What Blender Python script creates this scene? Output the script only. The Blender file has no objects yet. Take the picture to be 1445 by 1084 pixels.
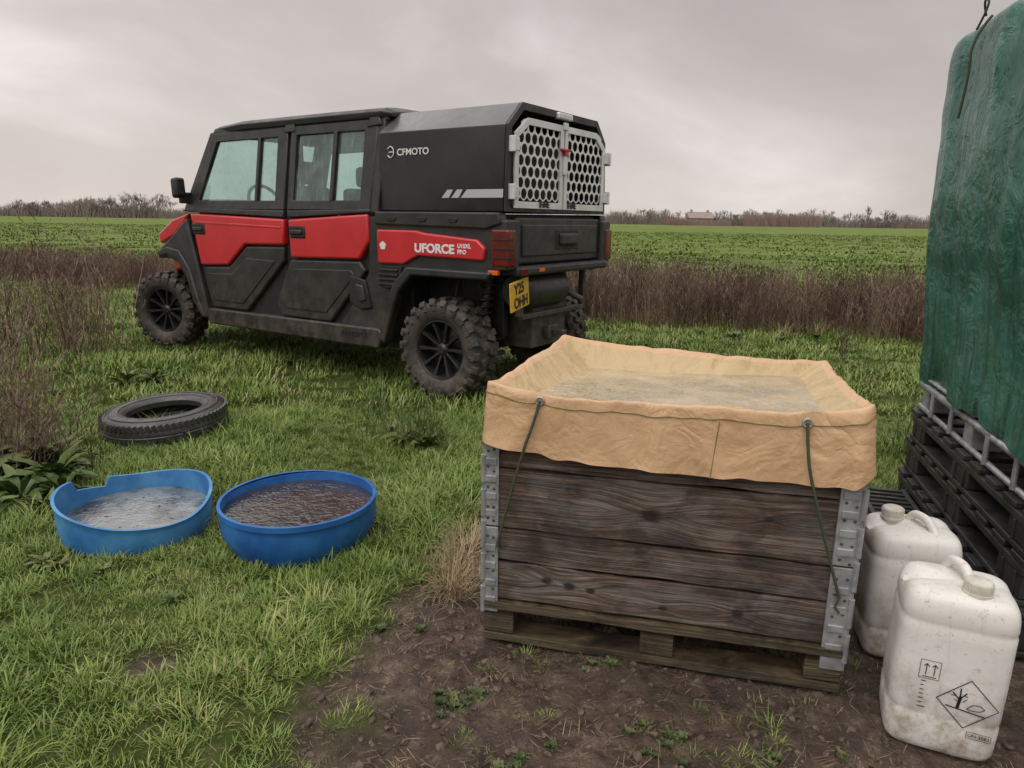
import bpy, bmesh, math, random
import numpy as np
from mathutils import Vector, Matrix, Euler, noise as mn
random.seed(3); rng=np.random.default_rng(5)
scene=bpy.context.scene
scene.view_settings.view_transform='Standard'; scene.view_settings.look='None'; scene.view_settings.exposure=0
rad=math.radians
# ------------------------------------------------------------------ helpers
def link(o,parent=None):
    scene.collection.objects.link(o)
    if parent is not None: o.parent=parent
    return o
def empty(name,loc=(0,0,0),rz=0):
    e=bpy.data.objects.new(name,None); e.location=loc; e.rotation_euler=(0,0,rz); e.empty_display_size=.2
    return link(e)
def mesh_obj(name,verts,faces,mat,parent=None,smooth=False,bevel=0,seg=2,fix=False,link_it=True,angle=35):
    me=bpy.data.meshes.new(name); me.from_pydata([tuple(v) for v in verts],[],faces); me.validate()
    if fix:
        bm=bmesh.new(); bm.from_mesh(me); bmesh.ops.recalc_face_normals(bm,faces=bm.faces); bm.to_mesh(me); bm.free()
    if mat: me.materials.append(mat)
    o=bpy.data.objects.new(name,me)
    if smooth:
        me.polygons.foreach_set('use_smooth',[True]*len(me.polygons))
        if smooth!='all': me.set_sharp_from_angle(angle=rad(angle))
    if bevel:
        m=o.modifiers.new('b','BEVEL'); m.width=bevel; m.segments=seg; m.limit_method='ANGLE'; m.angle_limit=rad(30)
        m.harden_normals=False
    if link_it: link(o,parent)
    return o
def box_geo(V,F,x0,x1,y0,y1,z0,z1,M=None):
    b=len(V)
    c=[(x0,y0,z0),(x1,y0,z0),(x1,y1,z0),(x0,y1,z0),(x0,y0,z1),(x1,y0,z1),(x1,y1,z1),(x0,y1,z1)]
    if M is not None: c=[tuple(M@Vector(p)) for p in c]
    V.extend(c)
    for f in ((0,3,2,1),(4,5,6,7),(0,1,5,4),(1,2,6,5),(2,3,7,6),(3,0,4,7)): F.append(tuple(b+i for i in f))
def boxes(name,lst,mat,parent=None,bevel=.004):
    V=[];F=[]
    for b in lst: box_geo(V,F,*b)
    return mesh_obj(name,V,F,mat,parent,bevel=bevel)
def tube(name,pts,r,mat,parent=None,cyc=False,res=3,spl='POLY'):
    cu=bpy.data.curves.new(name,'CURVE'); cu.dimensions='3D'; cu.bevel_depth=r; cu.bevel_resolution=res; cu.use_fill_caps=True
    s=cu.splines.new(spl); s.points.add(len(pts)-1)
    for i,p in enumerate(pts): s.points[i].co=(p[0],p[1],p[2],1)
    s.use_cyclic_u=cyc
    if spl=='NURBS': s.use_endpoint_u=True; s.order_u=3
    cu.materials.append(mat); o=bpy.data.objects.new(name,cu); return link(o,parent)
def text(name,body,size,M,mat,parent,ext=.001,bold=0,xs=1.0):
    cu=bpy.data.curves.new(name,'FONT'); cu.body=body; cu.size=size; cu.extrude=ext; cu.offset=bold
    cu.align_x='LEFT'; cu.materials.append(mat)
    o=bpy.data.objects.new(name,cu); link(o,parent); o.matrix_local=M@Matrix.Diagonal((xs,1,1,1)); return o
def lathe(V,F,prof,n,M=None,cap=False):
    b=len(V)
    for i in range(n):
        a=2*math.pi*i/n
        for r,h in prof:
            p=Vector((r*math.cos(a),h,r*math.sin(a)))
            V.append(tuple(M@p) if M is not None else tuple(p))
    m=len(prof)
    for i in range(n):
        for j in range(m-1):
            F.append((b+i*m+j,b+i*m+j+1,b+((i+1)%n)*m+j+1,b+((i+1)%n)*m+j))
# ------------------------------------------------------------------ materials
def newmat(name):
    m=bpy.data.materials.new(name); m.use_nodes=True; nt=m.node_tree; nt.nodes.clear()
    out=nt.nodes.new('ShaderNodeOutputMaterial'); bs=nt.nodes.new('ShaderNodeBsdfPrincipled')
    nt.links.new(bs.outputs[0],out.inputs[0]); return m,nt,bs
def N(nt,t,**k):
    n=nt.nodes.new(t)
    for a,b in k.items(): setattr(n,a,b)
    return n
def mixc(nt,f,a,b,mode='MIX'):
    n=N(nt,'ShaderNodeMix',data_type='RGBA',blend_type=mode)
    for i,v in ((0,f),(6,a),(7,b)):
        if isinstance(v,bpy.types.NodeSocket): nt.links.new(v,n.inputs[i])
        else: n.inputs[i].default_value=v if i==0 else (*v[:3],1)
    return n.outputs[2]
def math_(nt,op,a,b=0,c=0,clamp=False):
    n=N(nt,'ShaderNodeMath',operation=op); n.use_clamp=clamp
    for i,v in enumerate((a,b,c)):
        if isinstance(v,bpy.types.NodeSocket): nt.links.new(v,n.inputs[i])
        else: n.inputs[i].default_value=v
    return n.outputs[0]
def coord(nt,kind='Object',scale=(1,1,1)):
    if kind=='World': s=N(nt,'ShaderNodeNewGeometry').outputs['Position']
    else: s=N(nt,'ShaderNodeTexCoord').outputs[kind]
    mp=N(nt,'ShaderNodeMapping'); mp.inputs['Scale'].default_value=scale; nt.links.new(s,mp.inputs[0]); return mp.outputs[0]
def noise_(nt,co,scale,detail=4,rough=.55,dist=0):
    n=N(nt,'ShaderNodeTexNoise'); n.inputs['Scale'].default_value=scale; n.inputs['Detail'].default_value=detail
    n.inputs['Roughness'].default_value=rough; n.inputs['Distortion'].default_value=dist
    nt.links.new(co,n.inputs['Vector']); return n.outputs['Fac']
def ramp(nt,f,stops):
    r=N(nt,'ShaderNodeValToRGB'); e=r.color_ramp.elements
    while len(e)<len(stops): e.new(.5)
    for i,(p,c) in enumerate(stops):
        e[i].position=p; e[i].color=(*c,1) if len(c)==3 else c
    nt.links.new(f,r.inputs[0]); return r.outputs[0]
def rng_(nt,f,a,b,c=0.,d=1.):
    n=N(nt,'ShaderNodeMapRange'); n.inputs[1].default_value=a; n.inputs[2].default_value=b; n.inputs[3].default_value=c; n.inputs[4].default_value=d
    nt.links.new(f,n.inputs[0]); return n.outputs[0]
def bump_(nt,bs,h,strength,dist=.01):
    b=N(nt,'ShaderNodeBump'); b.inputs['Strength'].default_value=strength; b.inputs['Distance'].default_value=dist
    nt.links.new(h,b.inputs['Height']); nt.links.new(b.outputs[0],bs.inputs['Normal'])
def pm(name,c1,c2=None,scale=6,rough=.5,rough2=None,metal=0,bump=0,bscale=80,coat=0,kind='Object',stretch=(1,1,1),lo=.35,hi=.65,spec=.5,bdist=.004,crough=.08,mudz=None):
    m,nt,bs=newmat(name); co=coord(nt,kind,stretch)
    nf=noise_(nt,co,scale,5); f=rng_(nt,nf,lo,hi)
    bs.inputs['Base Color'].default_value=(*c1,1)
    if c2:
        c=mixc(nt,f,c1,c2)
        if mudz:   # splashed mud, thickest low down
            sp=N(nt,'ShaderNodeSeparateXYZ'); nt.links.new(coord(nt,'World'),sp.inputs[0])
            lo_=rng_(nt,sp.outputs[2],mudz[0],mudz[1],1,0)
            d=math_(nt,'MULTIPLY',lo_,rng_(nt,noise_(nt,coord(nt,'World'),9,6,.7),.42,.62),clamp=True)
            c=mixc(nt,math_(nt,'MULTIPLY',d,mudz[2]),c,(.14,.105,.075))
        nt.links.new(c,bs.inputs['Base Color'])
    bs.inputs['Roughness'].default_value=rough
    if rough2 is not None: nt.links.new(rng_(nt,noise_(nt,co,scale*2.3,4),.35,.65,rough,rough2),bs.inputs['Roughness'])
    bs.inputs['Metallic'].default_value=metal; bs.inputs['Coat Weight'].default_value=coat; bs.inputs['Coat Roughness'].default_value=crough
    bs.inputs['Specular IOR Level'].default_value=spec
    if bump: bump_(nt,bs,noise_(nt,co,bscale,3),bump,bdist)
    return m
M_plastic=pm('black_plastic',(.014,.014,.015),(.030,.029,.028),scale=7,rough=.32,rough2=.58,bump=.35,bscale=260,bdist=.001,mudz=(.25,.85,.5))
M_plastic2=pm('dark_trim',(.007,.007,.008),(.015,.015,.015),scale=9,rough=.5,rough2=.75)
M_canopy=pm('canopy_coating',(.011,.011,.013),(.020,.020,.021),scale=4,rough=.35,rough2=.55,bump=.5,bscale=130,bdist=.002)
M_ctop=pm('wet_canopy_sky_sheen',(.055,.055,.058),(.085,.085,.087),scale=6,rough=.25,rough2=.45,coat=.6,crough=.2,bump=.6,bscale=150,bdist=.002)  # paler base colour imitates sky reflected on the wet top
M_red=pm('red_paint',(.46,.010,.018),(.56,.018,.028),scale=3,rough=.30,rough2=.42,coat=.5,bump=.15,bscale=150,bdist=.001)
M_rubber=pm('tyre_rubber',(.022,.021,.020),(.055,.049,.041),scale=14,rough=.5,rough2=.8,bump=.3,bscale=90,mudz=(.1,.9,.75))
M_wetrub=pm('wet_old_rubber',(.022,.022,.023),(.05,.048,.044),scale=10,rough=.28,rough2=.6,bump=.3,bscale=120,coat=.3,crough=.25)
M_rim=pm('wheel_gloss_black',(.014,.014,.015),(.028,.027,.026),scale=20,rough=.25,rough2=.45)
M_alu=pm('aluminium',(.60,.61,.61),(.74,.74,.73),scale=8,rough=.35,rough2=.5,metal=.4)
M_white=pm('white_lettering',(.7,.7,.7),rough=.5)
M_grey=pm('grey_lettering',(.42,.42,.43),rough=.5)
M_seat=pm('seat_fabric',(.02,.02,.022),(.035,.035,.037),scale=30,rough=.8)
M_tail=pm('tail_lamp',(.16,.008,.010),(.08,.005,.006),scale=20,rough=.15,coat=.6)
M_amber=pm('amber_reflector',(.7,.12,.01),rough=.25)
M_yel=pm('plate_yellow',(.72,.42,.03),(.60,.36,.05),scale=25,rough=.4)
M_black=pm('black_ink',(.01,.01,.01),rough=.5)
M_steel=pm('galvanised_steel',(.27,.28,.29),(.45,.46,.47),scale=22,rough=.38,rough2=.6,metal=.55,bump=.2,bscale=60)
M_mech=pm('greasy_metal',(.028,.026,.024),(.08,.07,.058),scale=16,rough=.4,rough2=.75)
def glass_mat():
    m=bpy.data.materials.new('window_glass'); m.use_nodes=True; nt=m.node_tree; nt.nodes.clear()
    out=N(nt,'ShaderNodeOutputMaterial'); tr=N(nt,'ShaderNodeBsdfTransparent'); tr.inputs[0].default_value=(.72,.90,.86,1)
    gl=N(nt,'ShaderNodeBsdfGlossy'); gl.inputs['Roughness'].default_value=.04; gl.inputs[0].default_value=(.84,1,.97,1)
    df=N(nt,'ShaderNodeBsdfDiffuse'); df.inputs[0].default_value=(.42,.58,.55,1)
    co=coord(nt,'Object'); nf=noise_(nt,co,2.4,5,.6,.6); st=noise_(nt,coord(nt,'Object',(30,30,1.5)),1.5,3)
    m1=N(nt,'ShaderNodeMixShader'); nt.links.new(math_(nt,'ADD',rng_(nt,nf,.42,.66,.02,.20),rng_(nt,st,.5,.8,0,.2)),m1.inputs[0]); nt.links.new(tr.outputs[0],m1.inputs[1]); nt.links.new(df.outputs[0],m1.inputs[2])
    lw_=N(nt,'ShaderNodeLayerWeight'); lw_.inputs[0].default_value=.3
    m2=N(nt,'ShaderNodeMixShader'); nt.links.new(rng_(nt,lw_.outputs['Facing'],0,1,.05,.45),m2.inputs[0]); nt.links.new(m1.outputs[0],m2.inputs[1]); nt.links.new(gl.outputs[0],m2.inputs[2])
    nt.links.new(m2.outputs[0],out.inputs[0]); return m
M_glass=glass_mat()
# ------------------------------------------------------------------ camera
th=rad(13.06); r=rad(0.87)
cam=bpy.data.cameras.new('camera'); co=bpy.data.objects.new('camera',cam); link(co)
cam.sensor_width=36; cam.lens=36*1000/1445; cam.clip_end=3000; cam.clip_start=.05
Rt=Vector((1,0,0)); Up=Vector((0,math.sin(th),math.cos(th))); Fw=Vector((0,math.cos(th),-math.sin(th)))
R2=Rt*math.cos(r)+Up*math.sin(r); U2=Up*math.cos(r)-Rt*math.sin(r)
Mc=Matrix((R2,U2,-Fw)).transposed().to_4x4(); Mc.translation=(0,0,1.3); co.matrix_world=Mc
scene.camera=co
# ------------------------------------------------------------------ world
w=bpy.data.worlds.new('World'); scene.world=w; w.use_nodes=True; nt=w.node_tree; nt.nodes.clear()
wo=N(nt,'ShaderNodeOutputWorld'); bg=N(nt,'ShaderNodeBackground'); bg2=N(nt,'ShaderNodeBackground'); add=N(nt,'ShaderNodeAddShader')
sk=N(nt,'ShaderNodeTexSky',sky_type='NISHITA'); sk.sun_disc=False; sk.sun_elevation=rad(50); sk.sun_rotation=rad(215)
nt.links.new(sk.outputs[0],bg2.inputs[0]); bg2.inputs[1].default_value=.006
tc=N(nt,'ShaderNodeTexCoord'); mp=N(nt,'ShaderNodeMapping'); mp.inputs['Scale'].default_value=(1.2,1.2,2.4); mp.inputs['Location'].default_value=(.35,.2,.1)
nt.links.new(tc.outputs['Generated'],mp.inputs[0])
cl=noise_(nt,mp.outputs[0],1.7,7,.52,.35)
sep=N(nt,'ShaderNodeSeparateXYZ'); nt.links.new(tc.outputs['Generated'],sep.inputs[0])
base=ramp(nt,cl,[(.30,(.46,.408,.385)),(.47,(.525,.478,.452)),(.57,(.61,.563,.54)),(.70,(.76,.72,.70))])
elev=ramp(nt,sep.outputs[2],[(0.0,(1.12,1.10,1.08)),(.10,(1.09,1.07,1.06)),(.30,(.93,.93,.94)),(.42,(1.3,1.32,1.35)),(.9,(2.6,2.7,2.8))])
left=rng_(nt,sep.outputs[0],-.7,.5,1.14,.95)
cc=mixc(nt,1.0,base,elev,'MULTIPLY')
lv=N(nt,'ShaderNodeVectorMath',operation='SCALE'); nt.links.new(cc,lv.inputs[0]); nt.links.new(left,lv.inputs[3])
nt.links.new(lv.outputs[0],bg.inputs[0]); bg.inputs[1].default_value=1.04
nt.links.new(bg.outputs[0],add.inputs[0]); nt.links.new(bg2.outputs[0],add.inputs[1]); nt.links.new(add.outputs[0],wo.inputs[0])
sun=bpy.data.lights.new('sun','SUN'); sun.energy=1.0; sun.angle=rad(50); sun.color=(1,.96,.90)
so=bpy.data.objects.new('sun',sun); link(so); so.rotation_euler=(rad(36),0,rad(-35))
# ------------------------------------------------------------------ ground
def nz(x,y,s,o=0.): return mn.noise(Vector((x*s+o,y*s-o,o*1.7)))
by=[0.,1.2,1.46,1.79,2.01,2.22,2.73,3.2,3.4]; bx=[-.46,-.50,-.54,-.60,-.55,-.40,-.33,-.22,.05]
def mud(x,y):
    if y>4.2 or y<-1: return 0.
    xb=float(np.interp(y,by,bx))
    n=.85*nz(x,y,3.5,1.3)+.6*nz(x,y,9,4.)+.4*nz(x,y,22,2.)
    a=(x-xb)/.22+n*1.15
    a=min(a,(3.35-y)/.15+n*1.2)
    c=(.10-math.hypot((x+1.0),(y-1.86)*1.2))/.16+n*1.3-.1
    d=(.12-math.hypot((x+1.5),(y-1.75)*1.2))/.14+n*1.6-.3
    return max(0.,min(1.,max(a,c,d)))
def band_y(x): return 13.27+(x+9.58)*(7.75-13.27)/(4.5+9.58)
def gz(x,y,m=None):
    if y>40 or abs(x)>40: return 0.
    if m is None: m=mud(x,y)
    z=.018*nz(x,y,.9,5)
    z+= m*(.014*nz(x,y,4.5,7)+.011*nz(x,y,13,3)+.008*nz(x,y,31,9)-.012)
    return z
def geo(a,b,r0,k=1.09):
    o=[];s=r0;x=a
    while x<b: x+=s; s*=k; o.append(x)
    return o
xf=list(np.linspace(-3.3,3.3,220)); xs=[-v for v in geo(3.3,900,.05,1.13)][::-1]+xf+geo(3.3,900,.05,1.13)
ys=[-60,-20,-6,-2,-.5,.2,.6]+list(np.arange(.9,2.6,.022))+list(np.arange(2.6,5.,.036))+geo(5.,1500,.05,1.07)
nx,ny=len(xs),len(ys); V=[];mu=[]
for y in ys:
    for x in xs:
        m=mud(x,y); mu.append(m); V.append((x,y,gz(x,y,m)))
F=[(j*nx+i,j*nx+i+1,(j+1)*nx+i+1,(j+1)*nx+i) for j in range(ny-1) for i in range(nx-1)]
g=mesh_obj('ground',V,F,None,smooth='all')
at=g.data.attributes.new('mud','FLOAT','POINT'); at.data.foreach_set('value',mu)
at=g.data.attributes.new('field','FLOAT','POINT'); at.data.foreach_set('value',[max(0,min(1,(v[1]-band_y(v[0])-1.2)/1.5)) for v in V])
m,nt,bs=newmat('ground_soil_and_turf'); cw=coord(nt,'World')
am=N(nt,'ShaderNodeAttribute',attribute_name='mud').outputs['Fac']; af=N(nt,'ShaderNodeAttribute',attribute_name='field').outputs['Fac']
turf=ramp(nt,noise_(nt,cw,7,5),[(.3,(.040,.052,.017)),(.5,(.075,.100,.030)),(.7,(.12,.13,.05))])
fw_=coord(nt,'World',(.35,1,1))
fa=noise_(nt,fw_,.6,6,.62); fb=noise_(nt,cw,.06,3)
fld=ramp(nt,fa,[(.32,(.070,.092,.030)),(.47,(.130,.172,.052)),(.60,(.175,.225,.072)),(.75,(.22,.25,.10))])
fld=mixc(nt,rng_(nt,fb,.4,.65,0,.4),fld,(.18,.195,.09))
mudc=ramp(nt,noise_(nt,cw,13,8,.72),[(.32,(.024,.015,.011)),(.45,(.078,.050,.036)),(.55,(.130,.088,.064)),(.67,(.24,.175,.13))])
wet=rng_(nt,noise_(nt,cw,2.4,4),.46,.62,0,1)
mudc=mixc(nt,math_(nt,'MULTIPLY',wet,.6),mudc,(.045,.032,.022))
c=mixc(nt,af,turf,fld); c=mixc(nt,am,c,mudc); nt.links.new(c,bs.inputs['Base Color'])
nt.links.new(rng_(nt,noise_(nt,cw,3,4),.4,.62,.28,.75),bs.inputs['Roughness'])
nt.links.new(rng_(nt,am,0,1,.0,.5),bs.inputs['Specular IOR Level'])
hh=math_(nt,'ADD',noise_(nt,cw,42,6,.72),math_(nt,'MULTIPLY',noise_(nt,cw,9,3),1.3))
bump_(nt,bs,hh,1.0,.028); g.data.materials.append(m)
# ------------------------------------------------------------------ mesh builder for vegetation
class MB:
    def __init__(s): s.V=[];s.F=[]
    def ribbon(s,pts,ws,side):
        b=len(s.V)
        for p,w_ in zip(pts,ws):
            s.V.append(p-side*w_*.5); s.V.append(p+side*w_*.5)
        for i in range(len(pts)-1): s.F.append((b+2*i,b+2*i+1,b+2*i+3,b+2*i+2))
    def prism3(s,pts,ws):
        b=len(s.V)
        for p,w_ in zip(pts,ws):
            for k in range(3):
                a=k*2.094; s.V.append(p+Vector((math.cos(a)*w_*.5,math.sin(a)*w_*.5,0)))
        for i in range(len(pts)-1):
            for k in range(3):
                s.F.append((b+3*i+k,b+3*i+(k+1)%3,b+3*i+3+(k+1)%3,b+3*i+3+k))
def veg_mat(name,stops,rough=.45,var=.35,trans=0,wn=1.3,spec=.3):
    m=bpy.data.materials.new(name); m.use_nodes=True; nt=m.node_tree; nt.nodes.clear()
    out=N(nt,'ShaderNodeOutputMaterial'); bs=N(nt,'ShaderNodeBsdfPrincipled')
    oi=N(nt,'ShaderNodeAttribute',attribute_name='rnd').outputs['Fac']; cw=coord(nt,'World')
    n1=noise_(nt,cw,wn,4); n2=noise_(nt,cw,40,1)
    f=math_(nt,'ADD',math_(nt,'MULTIPLY',math_(nt,'SUBTRACT',oi,.5),var),math_(nt,'ADD',math_(nt,'MULTIPLY',n1,.65),math_(nt,'MULTIPLY',n2,.35)))
    c=ramp(nt,f,stops); nt.links.new(c,bs.inputs['Base Color'])
    bs.inputs['Roughness'].default_value=rough; bs.inputs['Specular IOR Level'].default_value=spec
    nt.links.new(bs.outputs[0],out.inputs[0])
    return m
M_grass=veg_mat('grass_blades',[(.20,(.065,.105,.020)),(.38,(.130,.200,.038)),(.53,(.190,.270,.060)),(.67,(.270,.315,.088)),(.82,(.40,.37,.17))],var=.38)
M_dry=veg_mat('dry_grass',[(.3,(.16,.11,.06)),(.5,(.30,.22,.12)),(.7,(.42,.34,.20))])
M_weed=veg_mat('dead_weed_stalks',[(.25,(.050,.030,.024)),(.45,(.115,.070,.054)),(.6,(.18,.118,.09)),(.8,(.29,.215,.15))],var=.5)
M_leaf=veg_mat('broad_leaves',[(.3,(.040,.065,.020)),(.5,(.08,.125,.034)),(.68,(.15,.165,.052)),(.85,(.20,.10,.055))],rough=.35)
M_herb=veg_mat('mud_herb_leaves',[(.3,(.035,.050,.018)),(.5,(.07,.095,.034)),(.7,(.13,.13,.05))],rough=.45)
M_crop=veg_mat('crop_leaves',[(.28,(.085,.120,.034)),(.48,(.145,.200,.056)),(.64,(.200,.255,.080)),(.8,(.28,.285,.13))],wn=.25,rough=.8,spec=.05)
def coll(name,objs):
    c=bpy.data.collections.new(name)
    for o in objs: c.objects.link(o)
    return c
def blade(mb,x,y,L,w_,az,lean,curl,segs=3):
    d=Vector((math.cos(az),math.sin(az),0)); side=Vector((-math.sin(az),math.cos(az),0))
    p=Vector((x,y,-.01)); pts=[p.copy()]; t=lean
    for i in range(segs):
        p=p+(d*math.sin(t)+Vector((0,0,math.cos(t))))*(L/segs); t+=curl*3/segs; pts.append(p.copy())
    ws=[w_,w_*.95,w_*.65,w_*.08] if segs==3 else [w_,w_*.85,w_*.1]
    mb.ribbon(pts,ws,side)
def tuft(name,n,R,Lr,wr,mat,leanr=(.05,.7),curlr=(.1,.6),seed=0,segs=3):
    random.seed(seed); mb=MB()
    for i in range(n):
        a=random.random()*6.283; rr=R*math.sqrt(random.random())
        blade(mb,rr*math.cos(a),rr*math.sin(a),random.uniform(*Lr),random.uniform(*wr),a+random.uniform(-1.2,1.2),random.uniform(*leanr),random.uniform(*curlr),segs)
    return mesh_obj(name,mb.V,mb.F,mat,link_it=False,smooth='all')
def scatter(name,pts,rots,scl,collection,realize=True):
    me=bpy.data.meshes.new(name); me.from_pydata([tuple(p) for p in pts],[],[])
    a=me.attributes.new('rot','FLOAT_VECTOR','POINT'); a.data.foreach_set('vector',np.array(rots,dtype=np.float32).ravel())
    a=me.attributes.new('scl','FLOAT','POINT'); a.data.foreach_set('value',np.array(scl,dtype=np.float32))
    a=me.attributes.new('rnd','FLOAT','POINT'); a.data.foreach_set('value',rng.random(len(pts)).astype(np.float32))
    o=bpy.data.objects.new(name,me); link(o)
    gt=bpy.data.node_groups.new(name+'_nodes','GeometryNodeTree')
    gt.interface.new_socket('Geometry',in_out='INPUT',socket_type='NodeSocketGeometry'); gt.interface.new_socket('Geometry',in_out='OUTPUT',socket_type='NodeSocketGeometry')
    gi=gt.nodes.new('NodeGroupInput'); go=gt.nodes.new('NodeGroupOutput'); ip=gt.nodes.new('GeometryNodeInstanceOnPoints')
    ci=gt.nodes.new('GeometryNodeCollectionInfo'); ci.inputs['Collection'].default_value=collection
    ci.inputs['Separate Children'].default_value=True; ci.inputs['Reset Children'].default_value=True
    na=gt.nodes.new('GeometryNodeInputNamedAttribute'); na.data_type='FLOAT_VECTOR'; na.inputs[0].default_value='rot'
    nb=gt.nodes.new('GeometryNodeInputNamedAttribute'); nb.data_type='FLOAT'; nb.inputs[0].default_value='scl'
    er=gt.nodes.new('FunctionNodeEulerToRotation'); L=gt.links
    L.new(gi.outputs[0],ip.inputs['Points']); L.new(ci.outputs[0],ip.inputs['Instance']); ip.inputs['Pick Instance'].default_value=True
    L.new(na.outputs[0],er.inputs[0]); L.new(er.outputs[0],ip.inputs['Rotation']); L.new(nb.outputs[0],ip.inputs['Scale'])
    if realize:
        rl=gt.nodes.new('GeometryNodeRealizeInstances'); L.new(ip.outputs[0],rl.inputs[0]); L.new(rl.outputs[0],go.inputs[0])
    else: L.new(ip.outputs[0],go.inputs[0])
    md=o.modifiers.new('scatter','NODES'); md.node_group=gt
    return o
tubs=[(-1.58,2.78,.30),(-.87,2.73,.31)]
BOX0=Vector((-.08,2.02,0)); BRZ=rad(-13.5)
ex=Vector((math.cos(BRZ),math.sin(BRZ),0)); ey=Vector((-math.sin(BRZ),math.cos(BRZ),0))
def blocked(x,y):
    for a,b,c_ in tubs:
        if math.hypot(x-a,y-b)<c_-.03: return True
    q=math.hypot(x+2.12,y-4.18)
    if .19<q<.36: return True
    d=Vector((x,y,0))-BOX0; 
    if -.0<d.dot(ex)<1.06 and 0<d.dot(ey)<.7: return True
    return False
tufts=[tuft('grass_tuft_%d'%i,28,.045,(.025,.075),(.0026,.0046),M_grass,seed=i) for i in range(10)]
tufts+=[tuft('grass_tuft_long',26,.04,(.05,.14),(.0028,.0046),M_grass,leanr=(.1,.8),curlr=(.25,.7),seed=77)]
tufts+=[tuft('grass_tuft_old',14,.05,(.03,.08),(.002,.004),M_dry,leanr=(.6,1.4),curlr=(.1,.4),seed=78)]
far=[tuft('grass_far_%d'%i,26,.10,(.035,.10),(.006,.011),M_grass,seed=20+i,segs=2) for i in range(9)]
far+=[tuft('grass_far_old',12,.10,(.05,.12),(.005,.009),M_dry,leanr=(.3,1.3),seed=29,segs=2)]
def gen(y0,y1,dens,k=.86,cond=None):
    A=k*(y1*y1-y0*y0)+1.2*(y1-y0); n=int(A*dens); P=[]
    ysr=np.sqrt(rng.random(n)*(y1*y1-y0*y0)+y0*y0); xr=(rng.random(n)*2-1)*(k*ysr+.6)
    for x,y in zip(xr,ysr):
        if cond is None or cond(x,y): P.append((x,y))
    return P
def c1(x,y):
    if blocked(x,y): return False
    m=mud(x,y); p=(1-m)**1.3
    if m>.6: p=.12*max(0,nz(x,y,3,8)*3)+.008
    p*=(.60+.7*min(1,max(0,nz(x,y,2.2,14)+.6)))
    return random.random()<p
random.seed(1)
P=gen(1.15,4.7,860,cond=c1); pts=[];rots=[];sc=[]
for x,y in P:
    pts.append((x,y,gz(x,y)-.004)); rots.append((random.uniform(-.15,.15),random.uniform(-.15,.15),random.random()*6.283))
    s=.50+.90*max(0,nz(x,y,1.6,3)*.9+.45)+random.uniform(-.15,.2)
    if mud(x,y)>.3: s*=.5
    sc.append(max(.28,s))
scatter('grass',pts,rots,sc,coll('grass_tufts',tufts))
def c2(x,y): return y<band_y(x)+.8
P=gen(4.7,15.5,95,cond=c2); pts=[];rots=[];sc=[]
for x,y in P:
    pts.append((x,y,gz(x,y,0)-.004)); rots.append((0,0,random.random()*6.283)); sc.append(.6+.9*max(0,nz(x,y,1.1,3)*.8+.45)+random.uniform(-.15,.25)+(.2 if y>8 else 0))
scatter('grass_meadow',pts,rots,sc,coll('meadow_tufts',far))
crops=[tuft('crop_clump_%d'%i,12,.13,(.06,.16),(.025,.05),M_crop,leanr=(.3,1.1),seed=40+i,segs=2) for i in range(4)]
def c3(x,y): return y>band_y(x)+1.6 and nz(x,y,.5,2)>-.35
P=gen(9.,30.,11,cond=c3)+gen(30,90,1.8,k=.8,cond=c3); pts=[];rots=[];sc=[]
for x,y in P:
    pts.append((x,y,0)); rots.append((0,0,random.random()*6.283)); sc.append(random.uniform(.6,1.35)*(1.25 if y>30 else 1))
scatter('field_crop',pts,rots,sc,coll('crop_clumps',crops))
# weeds band
def weed(name,n,H,seed,R=.14,twig=1.0,mat=None,nt_=(1,2)):
    random.seed(seed); mb=MB()
    for i in range(n):
        a=random.random()*6.283; rr=R*math.sqrt(random.random()); p=Vector((rr*math.cos(a),rr*math.sin(a),-.02)); h=random.uniform(*H)
        az=random.random()*6.283; ln=random.uniform(0,.28); d=Vector((math.cos(az)*math.sin(ln),math.sin(az)*math.sin(ln),math.cos(ln)))
        pts=[p]; seg=4
        for k in range(seg):
            d=(d+Vector((random.uniform(-.10,.10),random.uniform(-.10,.10),0))).normalized(); pts.append(pts[-1]+d*h/seg)
        w0=random.uniform(.0045,.008); mb.prism3(pts,[w0*(1-.16*k) for k in range(seg+1)])
        for k in range(2,seg+1):
            for q in range(random.choice(nt_)):
                if random.random()>twig: continue
                az=random.random()*6.283; e=random.uniform(.5,1.1); L=random.uniform(.05,.16)
                dd=Vector((math.cos(az)*math.sin(e),math.sin(az)*math.sin(e),math.cos(e))); q0=pts[k]+(pts[k-1]-pts[k])*random.random()
                q1=q0+dd*L*.5; q2=q1+(dd+Vector((0,0,.5))).normalized()*L*.5
                s2=Vector((random.random(),random.random(),random.random())).normalized()
                mb.ribbon([q0,q1,q2,q2+Vector((0,0,.02))],[.003,.0035,.010,.004],s2)
    return mesh_obj(name,mb.V,mb.F,mat or M_weed,link_it=False)
weeds=[weed('weed_clump_%d'%i,9,(.35,.80),60+i) for i in range(5)]
weeds.append(tuft('weed_dry_tuft',30,.12,(.15,.4),(.005,.009),M_dry,seed=3,segs=2))
random.seed(9); pts=[];rots=[];sc=[]
for i in range(4300):
    x=random.uniform(-17,9); y=band_y(x)+random.uniform(0,1)**1.15*3.0+.25*nz(x,0,.8,2)
    if x>0: y=band_y(x)+random.random()*2.6
    elif random.random()<.25: continue
    pts.append((x,y,0)); rots.append((random.uniform(-.12,.12),random.uniform(-.12,.12),random.random()*6.283))
    sc.append((.72+.45*(nz(x,y,.7,6)*.5+.5)+random.uniform(-.2,.2))*(1.0 if x>-2 else .76))
scatter('dead_weed_strip',pts,rots,sc,coll('weed_clumps',weeds))
random.seed(12); pts=[];rots=[];sc=[]
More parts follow.
